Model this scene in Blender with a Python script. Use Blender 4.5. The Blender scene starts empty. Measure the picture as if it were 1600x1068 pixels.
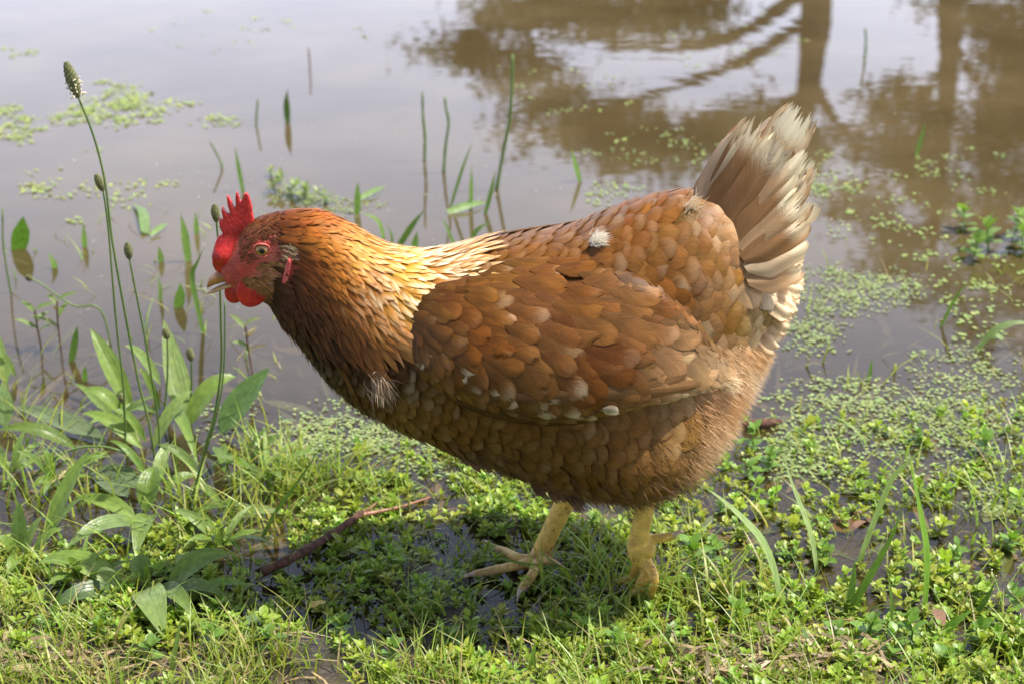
import bpy, bmesh, math, random
import numpy as np
from mathutils import Vector, Matrix
from mathutils.bvhtree import BVHTree
random.seed(7)
rng = np.random.default_rng(7)
R = math.radians
scene = bpy.context.scene
COL = scene.collection

# ------------------------------------------------------------------ camera
PITCH = R(24.0)
FPX = 1600 * 60.0 / 36.0                     # focal length in photograph pixels
DIST = 1.38
CAM = np.array([0.0, -DIST * math.cos(PITCH), 0.224 + DIST * math.sin(PITCH)])
cd = bpy.data.cameras.new('camera')
cd.lens = 60; cd.sensor_width = 36; cd.clip_start = 0.02; cd.clip_end = 2000
cd.dof.use_dof = True; cd.dof.focus_distance = 1.33; cd.dof.aperture_fstop = 9.0
cam = bpy.data.objects.new('camera', cd); COL.objects.link(cam)
cam.location = CAM; cam.rotation_euler = (math.pi / 2 - PITCH, 0, 0)
scene.camera = cam

# ------------------------------------------------------------------ sky, sun, exposure
SUN = Vector((0.130, 0.010, 0.29)).normalized()
SUN_EL = math.asin(SUN.z); SUN_ROT = math.atan2(SUN.x, SUN.y)
w = bpy.data.worlds.new('World'); scene.world = w; w.use_nodes = True
nt = w.node_tree
for n in list(nt.nodes): nt.nodes.remove(n)
wo = nt.nodes.new('ShaderNodeOutputWorld'); bg = nt.nodes.new('ShaderNodeBackground')
sk = nt.nodes.new('ShaderNodeTexSky'); sk.sky_type = 'NISHITA'; sk.sun_disc = False
sk.sun_elevation = SUN_EL; sk.sun_rotation = SUN_ROT
sk.altitude = 0; sk.air_density = 1.0; sk.dust_density = 2.5; sk.ozone_density = 1.0
bg.inputs['Strength'].default_value = 0.10
# pale summer haze low over the horizon, the same all round
tc = nt.nodes.new('ShaderNodeTexCoord'); sp = nt.nodes.new('ShaderNodeSeparateXYZ'); nt.links.new(tc.outputs['Generated'], sp.inputs[0])
hz = nt.nodes.new('ShaderNodeMapRange'); hz.interpolation_type = 'SMOOTHSTEP'
for i_, v_ in ((1, 0.0), (2, 0.75), (3, 13.5), (4, 0.0)): hz.inputs[i_].default_value = v_
nt.links.new(sp.outputs[2], hz.inputs[0])
ml = nt.nodes.new('ShaderNodeVectorMath'); ml.operation = 'MULTIPLY_ADD'
cb = nt.nodes.new('ShaderNodeCombineXYZ')
for i_ in range(3): nt.links.new(hz.outputs[0], cb.inputs[i_])
nt.links.new(cb.outputs[0], ml.inputs[0]); ml.inputs[1].default_value = (0.93, 0.95, 1.16)
nt.links.new(sk.outputs[0], ml.inputs[2])
nt.links.new(ml.outputs[0], bg.inputs['Color']); nt.links.new(bg.outputs[0], wo.inputs['Surface'])
sd = bpy.data.lights.new('sun', 'SUN'); sd.energy = 5.0; sd.angle = R(0.6); sd.color = (1.0, 0.94, 0.83)
sun = bpy.data.objects.new('sun', sd); COL.objects.link(sun)
sun.rotation_euler = SUN.to_track_quat('Z', 'Y').to_euler(); sun.location = (2, 0.3, 5)
scene.view_settings.view_transform = 'Standard'; scene.view_settings.look = 'None'
scene.view_settings.gamma = 1.0; scene.view_settings.exposure = 0.66

# ------------------------------------------------------------------ pixel -> place helpers (photograph pixels)
FWD = np.array([0, math.cos(PITCH), -math.sin(PITCH)]); UPV = np.array([0, math.sin(PITCH), math.cos(PITCH)])
def ray(px, py):
    return np.array([(px - 800) / FPX, 0, 0]) + UPV * ((534 - py) / FPX) + FWD
def at(px, py, Y=0.0):
    d = ray(px, py); return CAM + d * ((Y - CAM[1]) / d[1])
def gnd(px, py, z=0.0):
    d = ray(px, py); return CAM + d * ((z - CAM[2]) / d[2])
def project(P):
    P = np.asarray(P, float); r = P - CAM
    dz = r @ FWD
    return 800 + FPX * r[..., 0] / dz, 534 - FPX * (r @ UPV) / dz
def refl(px, py, D):                        # the real point, D metres off, whose mirror image shows at that pixel
    d = ray(px, py); p = CAM + d * (D / d[1]); return np.array([p[0], p[1], -p[2]])
def scale_at(P):                             # metres per photograph pixel at a point
    return float((np.asarray(P) - CAM) @ FWD) / FPX

# ------------------------------------------------------------------ materials
class NT:
    def __init__(s, name):
        s.m = bpy.data.materials.new(name); s.m.use_nodes = True; s.t = s.m.node_tree
        for n in list(s.t.nodes): s.t.nodes.remove(n)
        s.out = s.t.nodes.new('ShaderNodeOutputMaterial')
    def n(s, typ, **kw):
        x = s.t.nodes.new('ShaderNode' + typ)
        for k, v in kw.items(): setattr(x, k, v)
        return x
    def put(s, sock, v):
        if v is None: return
        if isinstance(v, bpy.types.NodeSocket): s.t.links.new(v, sock)
        else:
            try: sock.default_value = v
            except Exception: sock.default_value = (*v, 1.0)
    def math(s, op, a, b=None, c=None, clamp=False):
        x = s.n('Math', operation=op, use_clamp=clamp)
        s.put(x.inputs[0], a); s.put(x.inputs[1], b); s.put(x.inputs[2], c)
        return x.outputs[0]
    def ss(s, v, a, b, lo=0.0, hi=1.0):
        x = s.n('MapRange', interpolation_type='SMOOTHSTEP')
        s.put(x.inputs[0], v); s.put(x.inputs[1], a); s.put(x.inputs[2], b); s.put(x.inputs[3], lo); s.put(x.inputs[4], hi)
        return x.outputs[0]
    def lin(s, v, a, b, lo, hi):
        x = s.n('MapRange'); s.put(x.inputs[0], v); s.put(x.inputs[1], a); s.put(x.inputs[2], b); s.put(x.inputs[3], lo); s.put(x.inputs[4], hi)
        return x.outputs[0]
    def mix(s, f, a, b, bt='MIX'):
        x = s.n('MixRGB', blend_type=bt); s.put(x.inputs[0], f); s.put(x.inputs[1], a); s.put(x.inputs[2], b)
        return x.outputs[0]
    def scalec(s, c, f):                     # colour times float
        x = s.n('VectorMath', operation='SCALE'); s.put(x.inputs[0], c); s.put(x.inputs['Scale'], f); return x.outputs[0]
    def noise(s, vec=None, scale=5.0, detail=3.0, rough=0.55, dist=0.0):
        x = s.n('TexNoise'); s.put(x.inputs['Vector'], vec); s.put(x.inputs['Scale'], scale)
        s.put(x.inputs['Detail'], detail); s.put(x.inputs['Roughness'], rough); s.put(x.inputs['Distortion'], dist)
        return x.outputs['Fac']
    def attr(s, name):
        return s.n('Attribute', attribute_name=name)
    def xyz(s, v):
        x = s.n('SeparateXYZ'); s.put(x.inputs[0], v); return x.outputs
    def comb(s, a, b, c):
        x = s.n('CombineXYZ'); s.put(x.inputs[0], a); s.put(x.inputs[1], b); s.put(x.inputs[2], c); return x.outputs[0]
    def coord(s, which='Object'):
        return s.n('TexCoord').outputs[which]
    def bump(s, h, strength=0.3, dist=0.002):
        x = s.n('Bump'); s.put(x.inputs['Height'], h); s.put(x.inputs['Strength'], strength); s.put(x.inputs['Distance'], dist); return x.outputs[0]
    def principled(s, col, rough=0.5, spec=0.5, normal=None, **kw):
        p = s.n('BsdfPrincipled'); s.put(p.inputs['Base Color'], col); s.put(p.inputs['Roughness'], rough)
        s.put(p.inputs['Specular IOR Level'], spec)
        if normal is not None: s.put(p.inputs['Normal'], normal)
        for k, v in kw.items(): s.put(p.inputs[k.replace('_', ' ')], v)
        return p.outputs[0]
    def done(s, shader):
        s.t.links.new(shader, s.out.inputs['Surface']); return s.m
    def mixsh(s, f, a, b):
        x = s.n('MixShader'); s.put(x.inputs[0], f); s.t.links.new(a, x.inputs[1]); s.t.links.new(b, x.inputs[2]); return x.outputs[0]
    def transl(s, col, normal=None):
        x = s.n('BsdfTranslucent'); s.put(x.inputs[0], col); return x.outputs[0]

def mat_feather(name='feather', freq=14.0, con=.2, fray_a=.42, trn=.16):
    s = NT(name)
    fc = s.attr('fc').outputs['Color']; fu = s.xyz(s.attr('fuv').outputs['Vector'])
    fr = s.attr('fr').outputs['Fac']
    u, v, tip = fu[0], fu[1], fu[2]
    au = s.math('ABSOLUTE', u)
    wv = s.math('SUBTRACT', s.math('MULTIPLY', v, 3.0), s.math('MULTIPLY', au, 1.1))
    barb = s.noise(s.comb(s.math('MULTIPLY', wv, freq), s.math('MULTIPLY', u, 1.2), s.math('MULTIPLY', fr, 40.0)), 1.0, 2.0, 0.6)
    blot = s.noise(s.comb(s.math('MULTIPLY', u, 0.8), s.math('MULTIPLY', v, 1.5), s.math('MULTIPLY', fr, 91.0)), 1.6, 1.0)
    c = s.scalec(fc, s.math('MULTIPLY', s.lin(barb, 0.3, 0.7, 1 - con, 1 + con), s.lin(blot, 0.3, 0.7, 0.84, 1.18)))
    tv = s.math('ADD', v, s.math('MULTIPLY', s.math('SUBTRACT', barb, 0.5), 0.35))
    c = s.mix(s.math('MULTIPLY', s.math('MULTIPLY', s.ss(tv, 0.55, 0.85), s.ss(au, 1.1, 0.45)), tip, clamp=True), c, (0.90, 0.80, 0.56))
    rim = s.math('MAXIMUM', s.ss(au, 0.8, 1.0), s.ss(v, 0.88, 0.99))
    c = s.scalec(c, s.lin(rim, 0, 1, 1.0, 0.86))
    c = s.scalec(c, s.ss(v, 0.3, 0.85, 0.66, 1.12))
    shaft = s.ss(au, 0.09, 0.02)
    c = s.scalec(c, s.lin(shaft, 0, 1, 1.0, 1.14))
    nrm = s.bump(barb, 0.22, 0.001)
    p = s.principled(c, 0.42, 0.18, nrm)
    fray = s.noise(s.comb(s.math('MULTIPLY', wv, freq * 1.6), s.math('MULTIPLY', u, 1.0), s.math('MULTIPLY', fr, 23.0)), 1.0, 1.0)
    e = s.math('ADD', s.math('MAXIMUM', s.math('MULTIPLY', au, 0.94), v), s.math('MULTIPLY', s.math('SUBTRACT', fray, 0.5), fray_a))
    tr = s.n('BsdfTransparent')
    return s.done(s.mixsh(s.ss(e, 0.93, 0.99), s.mixsh(trn, p, s.transl(c)), tr.outputs[0]))
def mat_fluff():
    s = NT('down')
    fc = s.attr('fc').outputs['Color']
    p = s.principled(fc, 0.6, 0.2, None, Sheen_Weight=0.2)
    return s.done(s.mixsh(0.35, p, s.transl(fc)))
def mat_body():
    s = NT('hen_skin')
    fc = s.attr('fc').outputs['Color']; sc = s.attr('scaly').outputs['Fac']
    co = s.coord()
    vo = s.n('TexVoronoi', feature='DISTANCE_TO_EDGE'); s.put(vo.inputs['Vector'], co); s.put(vo.inputs['Scale'], 300)
    edge = s.ss(vo.outputs['Distance'], 0.0, 0.12)
    n = s.noise(co, 120, 3)
    c = s.scalec(fc, s.lin(n, 0.3, 0.7, 0.72, 1.22))
    c2 = s.scalec(c, s.lin(edge, 0, 1, 0.80, 1.0))
    c = s.mix(sc, c, c2)
    # mud specks on the shanks
    mud = s.math('MULTIPLY', s.ss(s.noise(co, 160, 2), 0.66, 0.72), sc)
    c = s.mix(s.math('MULTIPLY', mud, 0.7), c, (0.07, 0.05, 0.03))
    h = s.mix(sc, s.math('ADD', s.noise(co, 650, 3), s.noise(co, 260, 2)), edge)
    return s.done(s.principled(c, 0.45, 0.4, s.bump(h, s.lin(sc, 0, 1, 0.8, 0.35), 0.0018), Subsurface_Weight=0.03, Subsurface_Radius=(0.004, 0.002, 0.001)))
def mat_comb():
    s = NT('comb_skin'); co = s.coord()
    n = s.noise(co, 420, 3); n2 = s.noise(co, 60, 2)
    c = s.mix(s.ss(n2, 0.35, 0.65), (0.34, 0.007, 0.009), (0.50, 0.022, 0.018))
    c = s.scalec(c, s.lin(n, 0.3, 0.7, 0.8, 1.2))
    return s.done(s.principled(c, 0.32, 0.5, s.bump(n, 0.5, 0.0014), Subsurface_Weight=0.15, Subsurface_Radius=(0.01, 0.002, 0.0015), Subsurface_Scale=0.4))
def mat_simple(name, a, b, scale=60, rough=0.5, spec=0.5, bump=0.2, bd=0.002, stretch=None, **kw):
    s = NT(name); co = s.coord()
    if stretch:
        mp = s.n('Mapping'); s.put(mp.inputs[0], co); mp.inputs['Scale'].default_value = stretch; co = mp.outputs[0]
    n = s.noise(co, scale, 4)
    c = s.mix(s.ss(n, 0.3, 0.7), a, b)
    return s.done(s.principled(c, rough, spec, s.bump(n, bump, bd), **kw))
def mat_leaf(name='leaf', rough=0.38, tr=0.35, veins=5.0):
    s = NT(name)
    fc = s.attr('fc').outputs['Color']; fu = s.xyz(s.attr('fuv').outputs['Vector']); fr = s.attr('fr').outputs['Fac']
    u, v = fu[0], fu[1]
    vein = s.math('ABSOLUTE', s.math('SINE', s.math('MULTIPLY', u, veins)))
    ve = s.ss(vein, 0.0, 0.35)
    bl = s.noise(s.comb(u, s.math('MULTIPLY', v, 5.0), s.math('MULTIPLY', fr, 57.0)), 2.2, 3)
    c = s.scalec(fc, s.math('MULTIPLY', s.lin(ve, 0, 1, 1.22, 1.0), s.lin(bl, 0.3, 0.7, 0.72, 1.25)))
    yel = s.ss(bl, 0.60, 0.74)
    c = s.mix(s.math('MULTIPLY', yel, 0.35), c, (0.20, 0.19, 0.05))
    nrm = s.bump(s.math('ADD', ve, s.math('MULTIPLY', bl, 0.8)), 0.45, 0.0015)
    p = s.principled(c, s.lin(bl, 0.3, 0.7, rough + 0.12, rough - 0.08), 0.5, nrm)
    ct = s.mix(1.0, c, (1.25, 1.35, 0.55), 'MULTIPLY')
    return s.done(s.mixsh(tr, p, s.transl(ct)))
def mat_small(name='small_leaf', tr=0.35, rough=0.42):
    s = NT(name)
    fc = s.attr('fc').outputs['Color']
    n = s.noise(s.coord(), 260, 2)
    c = s.scalec(fc, s.lin(n, 0.3, 0.7, 0.75, 1.25))
    p = s.principled(c, rough, 0.5)
    return s.done(s.mixsh(tr, p, s.transl(s.mix(1.0, c, (1.25, 1.35, 0.55), 'MULTIPLY'))))
def mat_water():
    s = NT('pond_water'); co = s.coord(); P = s.xyz(co)
    # turbid further out, clear in the shallows
    tn = s.noise(co, 5.0, 3)
    turb = s.math('ADD', s.ss(P[1], 0.05, 0.9, 0.10, 0.80), s.math('MULTIPLY', s.math('SUBTRACT', tn, 0.5), 0.3), clamp=True)
    mp = s.n('Mapping'); s.put(mp.inputs[0], co); mp.inputs['Scale'].default_value = (1.0, 1.6, 1.0)
    rip = s.noise(mp.outputs[0], 11.0, 2, 0.45, 0.4); rip2 = s.noise(mp.outputs[0], 60.0, 2)
    # calm film on the left, light ripples to the right
    amp = s.lin(s.noise(co, 1.7, 2), 0.38, 0.62, 0.25, 1.0)
    nrm = s.bump(s.math('MULTIPLY', s.math('ADD', rip, s.math('MULTIPLY', rip2, 0.06)), amp), 0.012, 0.02)
    mud = s.mix(s.ss(s.noise(co, 3.0, 4), 0.35, 0.7), (0.075, 0.053, 0.023), (0.115, 0.085, 0.040))
    dif = s.n('BsdfDiffuse'); s.put(dif.inputs[0], mud); s.put(dif.inputs['Normal'], None)
    tra = s.n('BsdfTransparent'); s.put(tra.inputs[0], (0.80, 0.76, 0.62, 1))
    body = s.mixsh(turb, tra.outputs[0], dif.outputs[0])
    gl = s.n('BsdfGlossy'); s.put(gl.inputs['Color'], (1, 1, 1, 1)); s.put(gl.inputs['Roughness'], 0.012); s.put(gl.inputs['Normal'], nrm)
    fr = s.n('Fresnel'); s.put(fr.inputs['IOR'], 1.42); s.put(fr.inputs['Normal'], nrm)
    return s.done(s.mixsh(fr.outputs[0], body, gl.outputs[0]))
def mat_ground():
    s = NT('muddy_ground'); co = s.coord(); P = s.xyz(co)
    n = s.noise(co, 28, 6, 0.65); n2 = s.noise(co, 190, 4, 0.6); n3 = s.noise(co, 0.8, 4)
    mud = s.mix(s.ss(n, 0.35, 0.65), (0.020, 0.015, 0.009), (0.058, 0.042, 0.025))
    mud = s.scalec(mud, s.lin(n2, 0.3, 0.7, 0.6, 1.4))
    grs = s.mix(s.ss(n3, 0.35, 0.65), (0.05, 0.085, 0.02), (0.10, 0.12, 0.035))
    far = s.math('MAXIMUM', s.ss(P[1], 11.5, 13.0), s.ss(P[1], -0.6, -1.4))
    c = s.mix(far, mud, grs)
    ro = s.lin(n, 0.3, 0.7, 0.28, 0.7)
    return s.done(s.principled(c, ro, 0.5, s.bump(s.math('ADD', n, s.math('MULTIPLY', n2, 0.4)), 0.8, 0.006)))

M = {}
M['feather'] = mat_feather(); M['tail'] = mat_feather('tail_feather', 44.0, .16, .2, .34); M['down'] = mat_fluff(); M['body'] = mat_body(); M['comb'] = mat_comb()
M['beak'] = mat_simple('beak_horn', (0.20, 0.075, 0.018), (0.42, 0.19, 0.05), 90, 0.35, 0.5, 0.15, 0.001)
M['beak_low'] = mat_simple('pale_beak_horn', (0.36, 0.21, 0.08), (0.52, 0.34, 0.16), 90, 0.35, 0.5, 0.15, 0.001)
M['claw'] = mat_simple('claw_horn', (0.34, 0.24, 0.16), (0.55, 0.42, 0.32), 200, 0.4, 0.5, 0.2, 0.001)
M['iris'] = mat_simple('amber_iris', (0.24, 0.11, 0.025), (0.36, 0.19, 0.05), 500, 0.12, 0.5, 0.0, 0.001, Coat_Weight=1.0, Coat_Roughness=0.02)
M['pupil'] = mat_simple('pupil', (0.004, 0.004, 0.004), (0.006, 0.006, 0.006), 50, 0.05, 0.5, 0.0)
M['lobe'] = mat_simple('earlobe_skin', (0.50, 0.05, 0.05), (0.62, 0.16, 0.15), 300, 0.4, 0.5, 0.3, 0.001, Subsurface_Weight=0.2, Subsurface_Radius=(0.006, 0.002, 0.0015))
M['lid'] = mat_simple('eyelid_skin', (0.40, 0.06, 0.05), (0.55, 0.14, 0.11), 400, 0.45, 0.4, 0.4, 0.001)
M['leaf'] = mat_leaf('plantain_leaf', 0.36, 0.32, 9.0)
M['blade'] = mat_leaf('grass_blade', 0.4, 0.38, 7.0)
M['small'] = mat_small()
M['duck'] = mat_small('duckweed', 0.25, 0.45)
M['stalk'] = mat_simple('green_stalk', (0.075, 0.14, 0.025), (0.13, 0.20, 0.05), 120, 0.45, 0.4, 0.15, 0.001, (1, 1, 0.1))
M['brownstalk'] = mat_simple('brown_stalk', (0.10, 0.05, 0.03), (0.17, 0.09, 0.05), 120, 0.5, 0.4, 0.15, 0.001, (1, 1, 0.1))
M['seed'] = mat_simple('seed_head', (0.055, 0.065, 0.02), (0.16, 0.16, 0.06), 500, 0.6, 0.3, 0.4, 0.002)
M['anther'] = mat_simple('cream_anther', (0.55, 0.46, 0.32), (0.72, 0.66, 0.5), 300, 0.6, 0.3, 0.2, 0.001)
M['twig'] = mat_simple('twig_bark', (0.045, 0.020, 0.014), (0.13, 0.065, 0.045), 150, 0.75, 0.2, 0.8, 0.003, (1, 1, 1))
M['twig_red'] = mat_simple('stripped_twig', (0.20, 0.08, 0.04), (0.30, 0.14, 0.08), 150, 0.4, 0.5, 0.4, 0.001)
M['deadleaf'] = mat_leaf('dead_leaf', 0.5, 0.15, 6.0)
M['water'] = mat_water(); M['ground'] = mat_ground()
M['bark'] = mat_simple('tree_bark', (0.035, 0.026, 0.018), (0.085, 0.065, 0.045), 14, 0.85, 0.2, 0.8, 0.03, (1, 1, 0.3))
M['tleaf'] = mat_small('tree_leaf', 0.25, 0.5)

# ------------------------------------------------------------------ mesh helpers
class MB:
    def __init__(s): s.V = []; s.Q = []; s.T = []; s.A = {}; s.n = 0
    def add(s, V, Q=None, T=None, **attrs):
        V = np.asarray(V, float).reshape(-1, 3)
        if Q is not None and len(Q): s.Q.append(np.asarray(Q, int).reshape(-1, 4) + s.n)
        if T is not None and len(T): s.T.append(np.asarray(T, int).reshape(-1, 3) + s.n)
        for k, a in attrs.items():
            a = np.asarray(a, float)
            w = {'fc': 3, 'fuv': 3, 'fr': 1, 'scaly': 1}[k]
            s.A.setdefault(k, []).append(np.broadcast_to(a.reshape(-1, w) if a.ndim else a, (len(V), w)))
        s.V.append(V); s.n += len(V)
    def mesh(s, name, smooth=True):
        V = np.concatenate(s.V) if s.V else np.zeros((0, 3))
        Q = np.concatenate(s.Q) if s.Q else np.zeros((0, 4), int)
        T = np.concatenate(s.T) if s.T else np.zeros((0, 3), int)
        m = bpy.data.meshes.new(name)
        m.vertices.add(len(V)); m.vertices.foreach_set('co', V.astype(np.float32).ravel())
        nl = len(Q) * 4 + len(T) * 3
        m.loops.add(nl); m.loops.foreach_set('vertex_index', np.concatenate([Q.ravel(), T.ravel()]).astype(np.int32))
        m.polygons.add(len(Q) + len(T))
        st = np.concatenate([np.arange(len(Q)) * 4, len(Q) * 4 + np.arange(len(T)) * 3]).astype(np.int32)
        m.polygons.foreach_set('loop_start', st)
        m.polygons.foreach_set('use_smooth', np.full(len(st), smooth))
        m.update(calc_edges=True)
        for k, a in s.A.items():
            a = np.concatenate(a)
            if k == 'fc':
                t = m.attributes.new('fc', 'FLOAT_COLOR', 'POINT'); t.data.foreach_set('color', np.concatenate([a, np.ones((len(a), 1))], 1).astype(np.float32).ravel())
            elif k == 'fuv':
                t = m.attributes.new('fuv', 'FLOAT_VECTOR', 'POINT'); t.data.foreach_set('vector', a.astype(np.float32).ravel())
            else:
                t = m.attributes.new(k, 'FLOAT', 'POINT'); t.data.foreach_set('value', a.astype(np.float32).ravel())
        return m
    def build(s, name, mat, parent=None, smooth=True, origin=None):
        if origin is not None:
            o = np.asarray(origin, float); s.V = [v - o for v in s.V]
        return link(name, s.mesh(name, smooth), mat, parent, origin)
def link(name, me, mat, parent=None, loc=None):
    o = bpy.data.objects.new(name, me); COL.objects.link(o)
    if mat is not None: me.materials.append(mat)
    if parent is not None: o.parent = parent
    if loc is not None: o.location = loc
    return o
def tag(o, label=None, cat=None, group=None, kind=None):
    if label: o['label'] = label
    if cat: o['category'] = cat
    if group: o['group'] = group
    if kind: o['kind'] = kind
    return o
def thing(name, label, cat, group=None):
    return tag(link(name, None, None), label, cat, group)

def gridq(nu, nv, closed=False):             # quads of a grid with index v*nu+u
    q = []
    for j in range(nv - 1):
        for i in range(nu if closed else nu - 1):
            i2 = (i + 1) % nu
            q.append((j * nu + i, j * nu + i2, (j + 1) * nu + i2, (j + 1) * nu + i))
    return np.array(q, int)
def catmull(P, t):                           # P (n,k), t in 0..n-1
    P = np.asarray(P, float); t = np.atleast_1d(np.asarray(t, float)); n = len(P)
    if P.ndim == 1: return catmull(P[:, None], t)[:, 0]
    i = np.clip(np.floor(t).astype(int), 0, n - 2); f = (t - i)[:, None]
    g = lambda k: np.where(((k < 0) | (k >= n))[:, None], np.where((k < 0)[:, None], 2 * P[0] - P[1], 2 * P[-1] - P[-2]), P[np.clip(k, 0, n - 1)])
    p0, p1, p2, p3 = g(i - 1), g(i), g(i + 1), g(i + 2)
    return 0.5 * (2 * p1 + (p2 - p0) * f + (2 * p0 - 5 * p1 + 4 * p2 - p3) * f * f + (3 * p1 - p0 - 3 * p2 + p3) * f ** 3)
def path(P, n):
    P = np.asarray(P, float); return catmull(P, np.linspace(0, len(P) - 1, n))
def nrm(v):
    v = np.asarray(v, float); return v / (np.linalg.norm(v, axis=-1, keepdims=True) + 1e-12)
def frames(C):
    T = nrm(np.gradient(C, axis=0)); ref = np.array([0.31, -0.93, 0.2]); out = []
    for t in T:
        a = ref - t * (ref @ t); a = nrm(a); out.append((t, a, np.cross(t, a))); ref = a
    return out
def tube(C, rad, k=6, cap=True):
    C = np.asarray(C, float); n = len(C); rad = np.broadcast_to(rad, n)
    V = []
    for c, r, (t, a, b) in zip(C, rad, frames(C)):
        th = np.arange(k) / k * 2 * math.pi
        V.append(c + r * (np.cos(th)[:, None] * a + np.sin(th)[:, None] * b))
    V = np.concatenate(V); Q = gridq(k, n, True); T = []
    if cap:
        V = np.concatenate([V, C[:1], C[-1:]])
        for i in range(k):
            T.append((k * n, (i + 1) % k, i)); T.append((k * n + 1, (n - 1) * k + i, (n - 1) * k + (i + 1) % k))
    return V, Q, np.array(T, int).reshape(-1, 3)
def idw(pts, p, power=3.0):
    A = np.array([q[:2] for q in pts], float); Cc = np.array([q[2] for q in pts], float)
    p = np.atleast_2d(p); d = ((p[:, None, :] - A[None]) ** 2).sum(-1)
    wgt = 1.0 / (d + 60.0) ** (power / 2)
    return (wgt[:, :, None] * Cc[None]).sum(1) / wgt.sum(1)[:, None]

# ================================================================== SETTING
def sines(x, y, seed, wl, n=9):
    r = np.random.default_rng(seed); z = 0
    for i in range(n):
        a = r.uniform(0, 2 * math.pi); k = 2 * math.pi / (wl * r.uniform(0.6, 1.6)); z = z + np.sin((x * math.cos(a) + y * math.sin(a)) * k + r.uniform(0, 7))
    return z / math.sqrt(n)
def terrain(x, y):
    x = np.asarray(x, float); y = np.asarray(y, float)
    near = np.interp(y, [-400, -60, -6, -1.2, -0.30, -0.16, -0.08, 0.10, 0.30, 0.7, 2.0, 6, 11.0, 12.4, 20, 60, 700],
                        [1.5, 1.2, 0.5, 0.12, 0.022, 0.010, -0.001, -0.006, -0.022, -0.08, -0.35, -0.7, -0.4, 0.15, 0.5, 1.0, 2.0])
    side = np.interp(np.abs(x), [0, 8, 14, 30, 600], [0, 0, 0.5, 1.5, 2.5]) * np.clip((y + 2) / 6, 0, 1)
    fade = np.clip(1 - np.abs(y) / 4, 0, 1) * np.clip(1 - np.abs(x) / 4, 0, 1)
    det = sines(x, y, 3, 0.16) * 0.0045 + sines(x, y, 5, 0.055) * 0.0025
    return near + side + det * fade + sines(x, y, 9, 7.0) * 0.05 * np.clip((np.abs(y) - 3) / 6, 0, 1)
def graded(lo, hi, fine_lo, fine_hi, step, grow=1.22):
    c = list(np.arange(fine_lo, fine_hi + 1e-6, step)); s = step
    while c[-1] < hi: s *= grow; c.append(min(hi, c[-1] + s))
    s = step
    while c[0] > lo: s *= grow; c.insert(0, max(lo, c[0] - s))
    return np.array(c)
gx = graded(-600, 600, -0.9, 0.9, 0.012); gy = graded(-400, 700, -0.35, 0.8, 0.012)
X, Y = np.meshgrid(gx, gy)
mb = MB(); mb.add(np.stack([X.ravel(), Y.ravel(), terrain(X, Y).ravel()], 1), gridq(len(gx), len(gy)))
tag(mb.build('ground', M['ground']), kind='structure')
px_ = graded(-15, 15, -1, 1, 0.25); py_ = graded(-0.45, 12.6, -0.45, 2.5, 0.25)
X, Y = np.meshgrid(px_, py_)
mb = MB(); mb.add(np.stack([X.ravel(), Y.ravel(), 0 * X.ravel()], 1), gridq(len(px_), len(py_)))
tag(mb.build('pond', M['water']), kind='structure')

# ------------------------------------------------------------------ trees on the far bank (seen mirrored in the pond)
def tree(label, trunk, limbs, clumps, r0, seed, D):
    r = np.random.default_rng(seed)
    t = thing('tree', label, 'tree', 'trees on the far bank')
    top = np.array([refl(*p, D) for p in trunk])
    base = np.array([top[0][0], top[0][1], float(terrain(top[0][0], top[0][1])) - 0.1])
    C = path(np.vstack([base, top]), 16)
    base_o = base.copy()
    mb = MB(); V, Q, T = tube(C, np.linspace(r0, r0 * 0.35, 16), 10); V += r.normal(0, 0.008, V.shape); mb.add(V, Q, T)
    for lm in limbs:
        P = np.array([refl(p[0], p[1], D + (p[2] if len(p) > 2 else 0)) for p in lm]); Cc = path(P, 12)
        V, Q, T = tube(Cc, np.linspace(r0 * 0.42, 0.015, 12), 7); mb.add(V, Q, T)
        for k in range(9):
            i = r.integers(3, 12); q = Cc[i] + r.normal(0, 0.28, 3) * (1, 1, 0.8)
            V, Q, T = tube(path([Cc[i], (Cc[i] + q) / 2 + r.normal(0, .05, 3), q], 5), np.linspace(0.014, 0.004, 5), 4); mb.add(V, Q, T)
    mb.build('trunk', M['bark'], t, origin=base_o)
    mb = MB()
    for (cx, cy, rx, ry, n) in clumps:
        c = refl(cx, cy, D); k = D / FPX * 1.05
        nb = max(3, n // 70)
        sub = r.normal(0, 0.5, (nb, 3)) * (rx * k, rx * k * 1.1, ry * k) + c
        p = sub[r.integers(0, nb, n)] + r.normal(0, 0.10, (n, 3)) * (1.3, 1.3, 0.8)
        a = nrm(r.normal(0, 1, (n, 3))); b = nrm(np.cross(a, r.normal(0, 1, (n, 3))))
        L = r.uniform(0.028, 0.06, (n, 1)); W = L * 0.42
        V = np.stack([p - a * L, p + b * W, p + a * L, p - b * W], 1).reshape(-1, 3)
        col = np.array([0.045, 0.062, 0.02]) * r.uniform(0.6, 1.6, (n, 1)) + r.uniform(0, .012, (n, 1)) * (1, .6, 0)
        mb.add(V, np.arange(4 * n).reshape(-1, 4), fc=np.repeat(col, 4, 0))
    mb.build('crown', M['tleaf'], t, smooth=False, origin=base_o)
    t.location = base_o
    for ch in t.children: ch.location = (0, 0, 0)
    return t
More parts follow.
